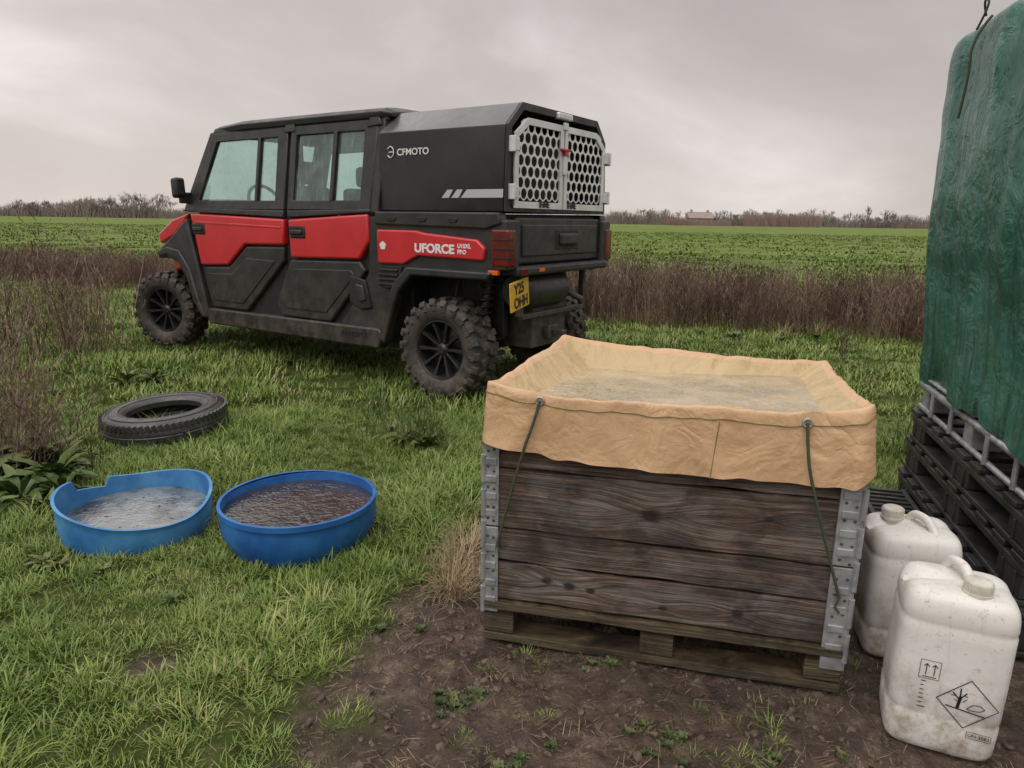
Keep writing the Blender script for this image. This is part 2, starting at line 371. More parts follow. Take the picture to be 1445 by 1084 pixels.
for (cx,cy,rx,n,s) in ((-4.35,6.5,.45,20,1.15),(-3.9,5.6,.3,5,.7),(-6.3,8.6,1.2,12,.8),(-5.0,7.6,.8,8,.8),(-7.5,10.2,1.6,18,.75),(-2.38,3.32,.22,14,.66),(-2.75,3.5,.3,14,.78),(-2.95,3.9,.3,8,.7),(-4.9,6.2,.5,10,.95),(-5.6,7.2,.6,8,.85),(3.3,7.1,.8,6,.5)):
    for i in range(n):
        x=cx+random.gauss(0,rx*.6); y=cy+random.gauss(0,rx*.6); pts.append((x,y,0)); rots.append((random.uniform(-.2,.2),random.uniform(-.2,.2),random.random()*6)); sc.append(s*random.uniform(.7,1.25))
bush=[weed('weed_bush_%d'%i,6,(.4,.95),90+i,R=.10,nt_=(2,3)) for i in range(3)]
scatter('dead_weed_stalks',pts,rots,sc,coll('weed_bushes',bush))
def dock(name,n,L,W,seed,mat=None):
    random.seed(seed); mb=MB()
    for i in range(n):
        az=random.random()*6.283; l=random.uniform(.6,1)*L; wd=W*random.uniform(.7,1.1); t=random.uniform(.15,1.1)
        d=Vector((math.cos(az),math.sin(az),0)); side=Vector((-math.sin(az),math.cos(az),random.uniform(-.3,.3))); p=Vector((0,0,0)); pts=[p.copy()]
        for k in range(6): p=p+(d*math.sin(t)+Vector((0,0,math.cos(t))))*l/6; t+=.2; pts.append(p.copy())
        ws=[.006,.012,wd*.7,wd,wd*.9,wd*.55,.004]; b=len(mb.V)
        for p,w_ in zip(pts,ws):
            mb.V+= [p-side*w_*.5+Vector((0,0,w_*.18+random.uniform(-.006,.006))),p.copy(),p+side*w_*.5+Vector((0,0,w_*.18+random.uniform(-.006,.006)))]
        for k in range(6):
            for q in range(2): mb.F.append((b+3*k+q,b+3*k+q+1,b+3*k+4+q,b+3*k+3+q))
    return mesh_obj(name,mb.V,mb.F,mat or M_leaf,link_it=False,smooth='all')
docks=[dock('dock_%d'%i,24,.24,.050,i+5) for i in range(3)]
random.seed(4); pts=[];rots=[];sc=[]
L_=[(-2.45,3.42,1.35),(-2.22,3.25,1.15),(-2.5,3.08,1.25),(-2.68,3.35,1.4),(-2.35,3.45,1.2),(-2.25,3.05,1.),(-2.8,3.15,1.3),(-2.1,3.12,.8),(-2.05,2.95,.6),(-2.6,3.6,1.3),(-2.9,3.5,1.3),(-2.3,2.85,.8),(-.62,3.98,.85),(-.5,3.9,.7),(-.72,4.1,.6),(-.40,4.02,.5),(-1.92,3.95,.5),(-3.0,5.35,.8),(-2.85,5.5,.7),(2.05,4.6,.5),(2.3,5.2,.6),(-.9,2.25,.22),(-1.15,2.2,.25),(-1.5,2.38,.28),(-1.75,2.45,.35),(-1.68,2.42,.3)]
for x,y,s in L_: pts.append((x,y,gz(x,y))); rots.append((0,0,random.random()*6)); sc.append(s)
for i in range(50):
    x=random.uniform(-9,8); y=random.uniform(5,11)
    if y<band_y(x): pts.append((x,y,0)); rots.append((0,0,random.random()*6)); sc.append(random.uniform(.25,.6))
for i in range(26):
    x=random.uniform(1,6); y=band_y(x)-random.uniform(-.1,.5); pts.append((x,y,0)); rots.append((0,0,random.random()*6)); sc.append(random.uniform(.3,.6))
scatter('dock_plants',pts,rots,sc,coll('docks',docks))
st=[weed('herb_stem_%d'%i,4,(.16,.34),140+i,R=.05,nt_=(2,3),mat=M_leaf) for i in range(2)]
pts=[(-.6+random.gauss(0,.12),3.97+random.gauss(0,.08),0) for i in range(12)]+[(1.9+random.gauss(0,.3),4.4+random.gauss(0,.3),0) for i in range(8)]
scatter('nettle_stems',pts,[(random.uniform(-.25,.25),random.uniform(-.25,.25),random.random()*6) for p in pts],[random.uniform(.6,1.2) for p in pts],coll('herb_stems',st))
herb=[dock('herb_%d'%i,34,.045,.016,i+50,M_herb) for i in range(2)]
random.seed(41); pts=[];rots=[];sc=[]
for cx,cy,n in ((-.14,1.74,14),(.38,1.57,10),(.02,1.48,8),(.28,1.9,3),(.64,1.48,8),(.9,1.55,3),(-.35,2.05,3)):
    for i in range(n):
        x=cx+random.gauss(0,.038); y=cy+random.gauss(0,.03); pts.append((x,y,gz(x,y)-.006)); rots.append((0,0,random.random()*6)); sc.append(random.uniform(.35,.8))
scatter('mud_herbs',pts,rots,sc,coll('herbs',herb))
dry=[tuft('straw_%d'%i,7,.06,(.02,.08),(.0012,.0026),M_dry,leanr=(1.3,1.6),curlr=(-.1,.15),seed=200+i) for i in range(2)]
twg=[tuft('twig_%d'%i,5,.07,(.03,.10),(.002,.0035),M_weed,leanr=(1.35,1.6),curlr=(-.1,.1),seed=210+i) for i in range(2)]
random.seed(8); pts=[];rots=[];sc=[]
for i in range(9000):
    x=random.uniform(-.9,2.2); y=random.uniform(1.2,3.4)
    if mud(x,y)>.35 and random.random()<.30+.5*max(0,nz(x,y,3,4)): pts.append((x,y,gz(x,y)+.006)); rots.append((0,0,random.random()*6)); sc.append(random.uniform(.25,.9))
scatter('straw_litter',pts,rots,sc,coll('straw',dry+twg))
dt=[tuft('dry_tuft_%d'%i,60,.05,(.05,.17),(.002,.004),M_dry,leanr=(.3,1.3),seed=230+i) for i in range(2)]
random.seed(18); pts=[];rots=[];sc=[]
for i in range(30):
    x=-.17+random.gauss(0,.05); y=2.55+random.gauss(0,.16); pts.append((x,y,0)); rots.append((0,0,random.random()*6)); sc.append(random.uniform(.5,1))
for i in range(14):
    x=random.uniform(.1,.9); y=2.05-x*.24+random.uniform(.02,.3); pts.append((x,y,0)); rots.append((0,0,random.random()*6)); sc.append(random.uniform(.3,.6))
scatter('dry_grass_tufts',pts,rots,sc,coll('dry_tufts',dt))
def clod(name,seed):
    bm=bmesh.new(); bmesh.ops.create_icosphere(bm,subdivisions=2,radius=1)
    for v in bm.verts: v.co*= (1+.45*mn.noise(v.co*1.5+Vector((seed,0,0)))); v.co.z*=.6
    me=bpy.data.meshes.new(name); bm.to_mesh(me); bm.free(); me.materials.append(M_clod); return bpy.data.objects.new(name,me)
M_clod=pm('mud_clods',(.05,.033,.024),(.14,.098,.07),scale=30,rough=.6,kind='World',bump=.6,bscale=200)
random.seed(28); pts=[];rots=[];sc=[]
for i in range(8000):
    x=random.uniform(-.9,2.2); y=random.uniform(1.2,3.4)
    if mud(x,y)>.4: pts.append((x,y,gz(x,y)-.001)); rots.append((random.random()*3,0,random.random()*6)); sc.append(.0025+.013*random.random()**4)
scatter('mud_clods',pts,rots,sc,coll('clods',[clod('clod_%d'%i,i*3.) for i in range(3)]))
# ------------------------------------------------------------------ distant trees
M_tree=pm('mist_tinted_twigs',(.20,.165,.15),(.28,.24,.22),scale=.05,rough=.95,kind='World',spec=.0)  # mist is painted into the twig colour, paler and greyer
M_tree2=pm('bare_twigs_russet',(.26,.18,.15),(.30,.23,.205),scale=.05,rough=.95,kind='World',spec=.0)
def bare_tree(mb,x,y,H,spread=.5):
    def br(p,d,L,w_,dep):
        q=p+d*L; s=Vector((1,random.uniform(-.3,.3),0)).normalized() if abs(d.x)<.8 else Vector((0,.3,1)).normalized()
        mb.ribbon([p,q],[w_,w_*.65],s)
        if dep==0: return
        for k in range(3 if dep>1 else 4):
            nd=(d+Vector((random.uniform(-1,1),random.uniform(-1,1),random.uniform(-.35,.65)))*spread*1.25).normalized()
            br(p+d*L*random.uniform(.55,1),nd,L*random.uniform(.62,.86),max(w_*.6,.05),dep-1)
    br(Vector((x,y,-.2)),Vector((random.uniform(-.08,.08),0,1)),H*.27,H*.035,5)
def hedge(mb,x0,x1,y,h0,h1,n):
    for i in range(n):
        x=random.uniform(x0,x1); yy=y+random.uniform(-2.5,2.5); h=random.uniform(h0,h1)*(.45+1.1*(mn.noise(Vector((x*.07,3,0)))*.6+.5))
        p=Vector((x,yy,0)); d=Vector((random.uniform(-.45,.45),0,1)); mb.ribbon([p,p+d*h*.6,p+d*h+Vector((random.uniform(-.3,.3),0,0))],[.16,.12,.05],Vector((1,0,0)))
random.seed(31); mb=MB()
Y=230
def ux(u,Yd): return (u-722.5)/1000*Yd*1.0266
hedge(mb,ux(-250,Y),ux(330,Y),Y,2.2,4.4,7000)
for i in range(40):
    u=random.uniform(-60,265); H=random.uniform(4.5,7.5)*(1 if u<150 else 1.3); bare_tree(mb,ux(u,Y),Y+random.uniform(-8,8),H)
for u,H in ((200,9.5),(212,10.5),(225,11),(237,10.5),(248,10),(150,9.),(143,8),(105,7),(18,7.2),(78,6),(187,9.5)): bare_tree(mb,ux(u,Y),Y,H)
Y2=330
hedge(mb,ux(840,Y2),ux(1700,Y2),Y2,2.4,5.2,11000)
for i in range(64):
    u=random.uniform(850,1500); H=random.uniform(5,10.); bare_tree(mb,ux(u,Y2),Y2+random.uniform(-8,8),H)
for u,H in ((905,10),(1005,10),(1030,9),(1060,9),(1075,10),(1100,9),(1120,10.2),(1145,9),(1195,14),(1218,10.5),(1292,13),(1305,10)): bare_tree(mb,ux(u,Y2),Y2,H,.45 if u not in(1195,1292) else .2)
hedge(mb,ux(300,Y2),ux(860,Y2),Y2,2.5,4.4,4000)
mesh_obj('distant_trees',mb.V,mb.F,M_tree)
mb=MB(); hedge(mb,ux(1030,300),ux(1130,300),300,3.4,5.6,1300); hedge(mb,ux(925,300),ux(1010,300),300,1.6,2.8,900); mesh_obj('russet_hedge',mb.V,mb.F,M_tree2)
M_brick=pm('haze_tinted_brick',(.32,.245,.215),(.35,.28,.25),scale=.6,rough=.9,spec=.1); M_roof=pm('haze_tinted_roof_tiles',(.27,.215,.20),(.31,.255,.23),scale=.8,rough=.9,spec=.1); M_win=pm('dark_window',(.16,.15,.15),rough=.3)  # distance haze is mixed into the wall and roof colours
fh=empty('brick_farmhouse',(ux(972,318),318,0),0)
boxes('walls',[(-5,5,0,7,0,3.2)],M_brick,fh,0)
mesh_obj('roof',[(-5.4,-.5,3.1),(5.4,-.5,3.1),(5.4,7.5,3.1),(-5.4,7.5,3.1),(-5.4,3.5,5.8),(5.4,3.5,5.8)],[(0,1,5,4),(2,3,4,5),(0,4,3),(1,2,5),(0,3,2,1)],M_roof,fh)
boxes('chimney',[(-4.0,-3.2,3,4,4.8,6.8),(3.2,4.0,3,4,4.8,6.6)],M_brick,fh,0)
boxes('windows',[(x,x+1.2,-.05,.02,1.1,2.2) for x in (-4.,-1.4,2.8)]+[(.9,1.9,-.05,.02,0,2.1)],M_win,fh,0)
# ------------------------------------------------------------------ UTILITY VEHICLE
A=Vector((-.54,5.02,0)); B=Vector((-3.51,7.01,0)); vf=(B-A).normalized()
veh=empty('utility_vehicle',A,math.atan2(vf.y,vf.x))
W=1.60
def lw(w_,z,lean): return w_+(max(0,z-1.33)*.15 if lean else 0)
def prism(name,pts,w0,w1,mat,bevel=.012,lean=True,mirror=True,seg=2):
    V=[];F=[]
    for side in ((0,1) if mirror else (0,)):
        b=len(V); n=len(pts)
        for w_ in (w0,w1):
            for s,z in pts:
                ww=lw(w_,z,lean); V.append((s,-(W-ww) if side else -ww,z))
        F.append(tuple(b+i for i in range(n))); F.append(tuple(b+n+i for i in range(n))[::-1])
        for i in range(n): F.append((b+i,b+(i+1)%n,b+n+(i+1)%n,b+n+i))
    return mesh_obj(name,V,F,mat,veh,bevel=bevel,seg=seg,fix=True,smooth=True)
def ringframe(name,outer,inner,w0,w1,mat,bevel=.008):
    V=[];F=[]; n=len(outer)
    for side in (0,1):
        b=len(V)
        for w_ in (w0,w1):
            for L in (outer,inner):
                for s,z in L:
                    ww=lw(w_,z,True); V.append((s,-(W-ww) if side else -ww,z))
        for i in range(n):
            j=(i+1)%n
            F.append((b+i,b+j,b+n+j,b+n+i)); F.append((b+2*n+i,b+2*n+j,b+3*n+j,b+3*n+i))
            F.append((b+i,b+j,b+2*n+j,b+2*n+i)); F.append((b+n+i,b+n+j,b+3*n+j,b+3*n+i))
    return mesh_obj(name,V,F,mat,veh,bevel=bevel,fix=True,smooth=True)
def xbox(name,lst,mat,bevel=.008):   # (s0,s1,w0,w1,z0,z1)
    return boxes(name,[(a,b_,-d,-c_,e,f) for a,b_,c_,d,e,f in lst],mat,veh,bevel)
prism('cab_core',[(3.02,.40),(3.06,1.30),(.60,1.30),(.60,.40)],.085,1.515,M_plastic2,mirror=False,bevel=.01)
xbox('underbody',[(.3,3.3,.35,1.25,.26,.42),(-.45,.6,.55,1.05,.36,.95)],M_mech)
prism('sill',[(2.86,.40),(2.80,.31),(.62,.31),(.56,.42),(.62,.47),(2.80,.455)],.03,.15,M_plastic,bevel=.015)
prism('front_door_red',[(2.98,1.315),(1.665,1.275),(1.68,1.065),(2.20,1.055),(2.46,.865),(2.87,.845)],.035,.10,M_red,bevel=.018,seg=3)
prism('front_door_crease',[(2.90,1.245),(1.70,1.215),(1.70,1.20),(2.90,1.225)],.031,.05,M_red,bevel=.004)
prism('front_door_lower',[(2.868,.835),(2.455,.85),(2.19,1.04),(1.69,1.05),(1.70,.93),(2.24,.47),(2.76,.47)],.045,.10,M_plastic,bevel=.016,seg=3)
prism('front_door_scoop',[(2.80,.78),(2.42,.79),(2.20,.94),(1.80,.93),(2.28,.53),(2.70,.53)],.038,.06,M_plastic,bevel=.008)
prism('rear_door_red',[(1.61,1.275),(.70,1.325),(.695,1.12),(.80,.985),(1.60,.965)],.035,.10,M_red,bevel=.018,seg=3)
prism('rear_door_lower',[(1.61,.95),(.81,.97),(.745,.90),(1.16,.47),(1.76,.47),(1.83,.58)],.045,.10,M_plastic,bevel=.016,seg=3)
prism('rear_door_scoop',[(1.56,.88),(.90,.90),(.86,.86),(1.20,.54),(1.68,.54),(1.74,.60)],.038,.06,M_plastic,bevel=.008)
prism('door_gap',[(1.672,1.30),(1.640,1.30),(1.640,.95),(1.668,.95)],.083,.088,M_black,bevel=0)
prism('beltline_front',[(3.04,1.36),(1.67,1.345),(1.67,1.29),(3.02,1.325)],.04,.12,M_plastic,bevel=.008)
prism('beltline_rear',[(1.62,1.345),(.68,1.36),(.68,1.335),(1.62,1.29)],.04,.12,M_plastic,bevel=.008)
for nm,s,z in (('front_handle',2.86,1.17),('rear_handle',1.50,1.17)):
    prism(nm+'_recess',[(s+.10,z+.055),(s-.10,z+.055),(s-.10,z-.045),(s+.08,z-.045)],.026,.05,M_plastic2,bevel=.012)
    prism(nm,[(s+.075,z+.022),(s-.075,z+.022),(s-.075,z-.012),(s+.07,z-.012)],.012,.03,M_plastic,bevel=.008)
ringframe('front_door_frame',[(3.05,1.35),(2.70,2.00),(1.675,2.01),(1.665,1.35)],[(2.86,1.425),(2.63,1.93),(1.80,1.935),(1.79,1.425)],.045,.085,M_plastic)
ringframe('rear_door_frame',[(1.625,1.35),(1.635,2.01),(.66,2.01),(.68,1.35)],[(1.565,1.425),(1.565,1.935),(.80,1.935),(.80,1.425)],.045,.085,M_plastic)
prism('window_bars',[(2.05,1.42),(2.05,1.94),(2.015,1.94),(2.015,1.42)],.04,.08,M_plastic,bevel=.004)
prism('window_bar_rear',[(1.13,1.42),(1.13,1.94),(1.09,1.94),(1.09,1.42)],.04,.08,M_plastic,bevel=.004)
def pane(name,pts,w_):
    V=[];F=[]
    for side in (0,1):
        b=len(V)
        for s,z in pts: ww=lw(w_,z,True); V.append((s,-(W-ww) if side else -ww,z))
        F.append(tuple(b+i for i in range(len(pts))))
    mesh_obj(name,V,F,M_glass,veh)
pane('front_window',[(2.87,1.42),(2.64,1.94),(1.79,1.94),(1.78,1.42)],.066)
pane('rear_window',[(1.57,1.42),(1.57,1.94),(.79,1.94),(.79,1.42)],.066)
prism('a_pillar',[(3.12,1.33),(2.76,2.02),(2.70,2.02),(3.045,1.33)],.06,.14,M_plastic,bevel=.012)
prism('b_pillar',[(1.70,1.33),(1.70,2.02),(1.60,2.02),(1.60,1.33)],.07,.14,M_plastic2,bevel=.01)
prism('c_pillar',[(.72,1.33),(.72,2.04),(.60,2.04),(.60,1.33)],.05,.14,M_plastic,bevel=.01)
mesh_obj('windscreen',[(3.08,-.15,1.34),(3.08,-1.45,1.34),(2.74,-1.36,2.0),(2.74,-.24,2.0)],[(0,1,2,3)],M_glass,veh)
mesh_obj('cab_back_window',[(.62,-.25,1.4),(.62,-1.35,1.4),(.62,-1.3,1.95),(.62,-.3,1.95)],[(0,1,2,3)],M_glass,veh)
xbox('bonnet_dash',[(2.55,3.02,.14,1.46,1.25,1.44)],M_plastic2,.04)
def roofmesh():
    secs=[(2.80,.26,2.00,2.035),(2.70,.18,2.005,2.085),(2.3,.14,2.015,2.105),(1.2,.14,2.015,2.105),(.62,.14,2.015,2.10),(.56,.18,2.02,2.07)]
    V=[];F=[]
    for s,w0,z0,z1 in secs:
        ring=[(w0,z0),(w0-.01,(z0+z1)/2),(w0+.05,z1-.012),(w0+.16,z1),(W/2,z1+.012),(W-w0-.16,z1),(W-w0-.05,z1-.012),(W-w0+.01,(z0+z1)/2),(W-w0,z0)]
        for a,b in ring: V.append((s,-a,b))
    n=9
    for i in range(len(secs)-1):
        for j in range(n): F.append((i*n+j,i*n+(j+1)%n,(i+1)*n+(j+1)%n,(i+1)*n+j))
    F.append(tuple(range(n))); F.append(tuple(range((len(secs)-1)*n,len(secs)*n)))
    mesh_obj('roof',V,F,M_canopy,veh,smooth=True,fix=True,bevel=.006)
roofmesh()
prism('roof_rail',[(2.72,1.99),(2.70,2.045),(.60,2.05),(.58,1.995)],.055,.10,M_plastic,bevel=.014)
prism('roof_clips',[(1.72,1.96),(1.70,2.05),(1.60,2.05),(1.58,1.96)],.035,.07,M_plastic,bevel=.012)
prism('roof_clips_rear',[(.78,1.95),(.74,2.05),(.66,2.05),(.62,1.96)],.035,.07,M_plastic,bevel=.012)
def nose():
    secs=[(3.02,.085,.80,1.32),(3.25,.085,.80,1.27),(3.45,.13,.76,1.19),(3.62,.26,.70,1.10),(3.74,.40,.66,.98)]
    V=[];F=[]
    for s,w0,z0,z1 in secs:
        for a,b in [(w0,z0),(w0-.02,z0+.6*(z1-z0)),(w0+.08,z1-.01),(W/2,z1+.02),(W-w0-.08,z1-.01),(W-w0+.02,z0+.6*(z1-z0)),(W-w0,z0)]: V.append((s,-a,b))
    n=7
    for i in range(len(secs)-1):
        for j in range(n): F.append((i*n+j,i*n+(j+1)%n,(i+1)*n+(j+1)%n,(i+1)*n+j))
    F.append(tuple(range(n))); F.append(tuple(range((len(secs)-1)*n,len(secs)*n)))
    mesh_obj('bonnet',V,F,M_red,veh,smooth=True,fix=True,bevel=.02)
nose()
prism('front_wing',[(3.02,1.27),(3.10,1.22),(3.30,1.09),(3.48,.99),(3.56,.92),(3.52,.88),(3.38,.90),(3.22,.86),(3.10,.72),(3.01,.50),(2.90,.36),(2.80,.36),(2.80,.46),(2.90,.84)],.015,.26,M_plastic,bevel=.02,seg=3,lean=False)
prism('front_wing_lip',[(3.50,.90),(3.36,.93),(3.20,.89),(3.07,.75),(2.98,.52),(2.87,.37),(2.82,.37),(2.92,.55),(3.01,.80),(3.16,.97),(3.36,1.00),(3.53,.95)],.0,.03,M_plastic,bevel=.012,lean=False)
prism('bonnet_side',[(3.03,1.315),(3.30,1.255),(3.56,1.12),(3.54,1.02),(3.30,1.10),(3.10,1.23)],.05,.12,M_red,bevel=.02,seg=3,lean=False)
xbox('front_bumper',[(3.60,3.95,.45,1.15,.42,.72)],M_plastic,.04)
prism('mirror',[(3.07,1.62),(2.98,1.63),(2.97,1.46),(3.06,1.44)],-.08,.02,M_plastic,bevel=.025,lean=False,seg=3)
prism('mirror_arm',[(3.05,1.50),(3.0,1.50),(3.0,1.40),(3.05,1.40)],-.02,.12,M_plastic,bevel=.012,lean=False)
prism('quarter_panel',[(.70,1.31),(-.48,1.31),(-.52,1.26),(-.50,.97),(-.42,.925),(.27,.92),(.40,.80),(.50,.56),(.56,.36),(.66,.34),(1.05,.47),(.72,.88)],.05,.24,M_plastic,bevel=.014,seg=2,lean=False)
prism('rear_arch_lip',[(-.46,.95),(.30,.955),(.44,.83),(.54,.58),(.60,.40),(.54,.36),(.47,.57),(.38,.78),(.26,.895),(-.42,.895)],.012,.10,M_plastic,bevel=.014,lean=False)
prism('bed_red_panel',[(.60,1.215),(.22,1.215),(.14,1.20),(-.33,1.165),(-.395,1.11),(-.385,1.025),(.20,1.035),(.34,.97),(.60,.965)],.025,.07,M_red,bevel=.014,seg=3,lean=False)
prism('bed_rail',[(.62,1.345),(-.50,1.345),(-.52,1.27),(-.40,1.235),(.62,1.25)],.03,.12,M_plastic,bevel=.012,lean=False)
prism('quarter_vent',[(.60,.95),(.36,.955),(.40,.80),(.52,.78),(.60,.80)],.035,.06,M_plastic2,bevel=.006,lean=False)
for k in range(4): prism('vent_louvre_%d'%k,[(.595,.93-k*.035),(.40,.93-k*.035),(.40,.915-k*.035),(.595,.915-k*.035)],.022,.05,M_plastic,bevel=.003,lean=False)
prism('air_intake',[(.90,.86),(.74,.83),(.68,.62),(.80,.60),(.92,.66)],.030,.06,M_plastic2,bevel=.01,lean=False)
prism('air_intake_frame',[(.84,.80),(.76,.79),(.73,.68),(.80,.66)],.018,.04,M_plastic,bevel=.01,lean=False)
for s in (.45,.16,-.12): prism('rail_slot',[(s+.05,1.305),(s-.05,1.305),(s-.03,1.275),(s+.03,1.275)],.024,.04,M_plastic2,bevel=.003,lean=False)
xbox('bed_tub',[(-.46,.58,.14,1.46,.95,1.335)],M_plastic2,.01)
xbox('tailgate',[(-.535,-.47,.20,1.40,1.00,1.315)],M_plastic,.014)
xbox('tailgate_panel',[(-.55,-.52,.26,1.34,1.05,1.27)],M_plastic,.01)
xbox('tailgate_lower',[(-.60,-.44,.14,1.46,.925,.99)],M_plastic,.02)
xbox('tailgate_handle_recess',[(-.556,-.54,.70,1.02,1.09,1.23)],M_plastic2,.004)
xbox('tailgate_handle',[(-.58,-.545,.735,.985,1.12,1.21)],M_plastic,.03)
xbox('tail_lamp_housing',[(-.565,-.42,.045,.20,.965,1.30),(-.565,-.42,1.40,1.555,.965,1.30)],M_plastic,.015)
xbox('tail_lamps',[(-.578,-.44,.036,.135,.99,1.235),(-.578,-.44,1.465,1.564,.99,1.235)],M_tail,.012)
xbox('lamp_bars',[(-.584,-.46,.03,.10,1.045,1.055),(-.584,-.46,.03,.10,1.105,1.115),(-.584,-.46,.03,.10,1.165,1.175)],M_plastic2,.001)
xbox('reflectors',[(-.50,-.42,.028,.06,.935,.965),(-.605,-.58,.40,.47,.945,.97)],M_amber,.003)
xbox('red_reflector',[(-.61,-.595,.16,.24,.935,.975)],M_tail,.003)
cs=[(.085,1.35),(.10,1.90),(.27,2.055),(1.33,2.055),(1.48,1.90),(1.51,1.35)]
V=[(s,-a,b) for s in (.62,-.50) for a,b in cs]; 
V[0]=(.63,-.085,1.35); V[5]=(.63,-1.51,1.35)
F=[tuple(range(6))]+[(i,(i+1)%6,6+(i+1)%6,6+i) for i in range(6)]
can=mesh_obj('canopy',V,F,M_canopy,veh,bevel=.008,fix=True,smooth=True)
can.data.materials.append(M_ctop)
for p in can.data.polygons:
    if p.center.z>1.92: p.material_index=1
sd=can.modifiers.new('s','SOLIDIFY'); sd.thickness=.02; sd.offset=-1
can.modifiers.move(1,0)
ci=[(.135,1.385),(.145,1.885),(.285,2.005),(1.315,2.005),(1.435,1.885),(1.465,1.385)]
V=[(-.505,-a,b) for a,b in cs]+[(-.505,-a,b) for a,b in ci]+[(-.525,-a,b) for a,b in cs]+[(-.525,-a,b) for a,b in ci]; F=[]
for i in range(6):
    j=(i+1)%6; F+=[(i,j,6+j,6+i),(12+i,12+j,18+j,18+i),(i,j,12+j,12+i),(6+i,6+j,18+j,18+i)]
mesh_obj('canopy_rear_frame',V,F,M_canopy,veh,bevel=.003,fix=True)
xbox('canopy_shade_sheet',[(-.36,-.34,.12,1.48,1.37,1.9)],M_black,0)  # flat black sheet stands in for the shade inside the canopy
xbox('roof_bumper',[(-.55,-.50,.70,.90,2.00,2.045)],M_alu,.01)
def meshdoor(name,w0,w1,outer_left):
    V=[];F=[]; R=.048; px=R*math.sqrt(3); rr=.035; x0=-.535
    top=1.925
    if outer_left: reg=[(w0,1.375),(w1,1.375),(w1,top+.035),(w0+.15,top+.035),(w0,top-.07)]
    else: reg=[(w0,1.375),(w1,1.375),(w1,top-.07),(w1-.15,top+.035),(w0,top+.035)]
    def inside(a,z):
        if not(w0+.03<a<w1-.03 and 1.375+.035<z<top+.0): return False
        e=a-w0 if outer_left else w1-a
        return z<top-.085+e*.7
    row=0; z=1.40
    while z<2.0:
        a=w0+(px/2 if row%2 else 0)
        while a<w1:
            if inside(a,z):
                b=len(V); M=12
                for k in range(M):
                    t2=2*math.pi*k/M
                    hr=R if k%2==1 else R*math.cos(math.pi/6)
                    V.append((x0,-(a+hr*math.cos(t2)),z+hr*math.sin(t2))); V.append((x0,-(a+rr*math.cos(t2)),z+rr*math.sin(t2)))
                for k in range(M):
                    k2=(k+1)%M; F.append((b+2*k,b+2*k2,b+2*k2+1,b+2*k+1))
            a+=px
        z+=R*1.5; row+=1
    o=mesh_obj(name+'_mesh',V,F,M_alu,veh); s=o.modifiers.new('s','SOLIDIFY'); s.thickness=.004
    n=len(reg); cx=sum(p[0] for p in reg)/n; cz=sum(p[1] for p in reg)/n
    inn=[]
    for i in range(n):
        p0=Vector(reg[i-1]);p1=Vector(reg[i]);p2=Vector(reg[(i+1)%n]); d1=(p1-p0).normalized(); d2=(p2-p1).normalized()
        n1=Vector((-d1.y,d1.x)); n2=Vector((-d2.y,d2.x))
        if n1.dot(Vector((cx,cz))-p1)<0: n1=-n1
        if n2.dot(Vector((cx,cz))-p1)<0: n2=-n2
        t=.045; bis=(n1+n2); bis=bis/(1+n1.dot(n2)); inn.append(p1+bis*t)
    V=[];F=[]
    for x in (-.532,-.546):
        V+=[(x,-p[0],p[1]) for p in reg]; V+=[(x,-p[0],p[1]) for p in inn]
    for i in range(n):
        j=(i+1)%n; F+=[(i,j,n+j,n+i),(2*n+i,2*n+j,3*n+j,3*n+i),(i,j,2*n+j,2*n+i),(n+i,n+j,3*n+j,3*n+i)]
    mesh_obj(name+'_frame',V,F,M_alu,veh,fix=True,bevel=.002)
meshdoor('dog_door_near',.155,.785,True); meshdoor('dog_door_far',.800,1.44,False)
xbox('hinges',[(-.565,-.53,a,a+.055,z,z+.075) for a in (.125,1.42) for z in (1.44,1.74)]+[(-.575,-.50,a,a+.018,z-.01,z+.09) for a in (.108,1.475) for z in (1.44,1.74)]+[(-.56,-.54,.765,.82,1.93,1.98)],M_alu,.004)
xbox('latch',[(-.575,-.545,.72,.86,1.785,1.80),(-.57,-.545,.765,.815,1.75,1.80)],pm('red_latch',(.4,.03,.02),rough=.4),.004)
xbox('door_lock',[(-.565,-.545,.77,.81,1.62,1.78)],M_alu,.004)
def rearM(w_,z,s=-.55): return Matrix(((0,0,-1,s),(-1,0,0,-w_),(0,1,0,z),(0,0,0,1)))
def sideM(s,z,w_): return Matrix(((-1,0,0,s),(0,0,1,-w_),(0,1,0,z),(0,0,0,1)))
for a in (.46,.85): 
    text('door_badge','IHME' ,.060,rearM(a,1.385,-.549),M_black,veh,bold=.002)
text('canopy_lettering','CFMOTO',.064,sideM(.44,1.738,.0925),M_white,veh,bold=.001,xs=1.12)
bm_pts=[(.50+.032*math.cos(t),-.090,1.762+.038*math.sin(t)) for t in np.linspace(.6,5.7,14)]
tube('canopy_badge',bm_pts,.004,M_white,veh)
tube('canopy_badge_bar',[(.515,-.090,1.762),(.475,-.090,1.762)],.004,M_white,veh)
text('bed_lettering','UFORCE',.085,sideM(.225,1.065,.0235),M_white,veh,bold=.0035,xs=1.12)
text('bed_lettering_model','U10XL',.040,sideM(-.165,1.105,.0235),M_white,veh,bold=.0015)
text('bed_lettering_trim','PRO',.040,sideM(-.165,1.065,.0235),M_white,veh,bold=.0015)
V=[(.535+.034*math.cos(t),-.0225,1.10+.034*math.sin(t)) for t in [k*2*math.pi/5+math.pi/2 for k in range(5)]]
mesh_obj('bed_badge',V,[(0,1,2,3,4)],M_white,veh)
V=[];F=[]
for a,b_ in ((.02,-.045),(-.065,-.13),(-.15,-.50)):
    b=len(V); V+=[(a,-.0835,1.44),(b_,-.0835,1.44),(b_-(.035 if b_>-.4 else 0),-.0855,1.495),(a-.05,-.0855,1.495)]; F.append((b,b+1,b+2,b+3))
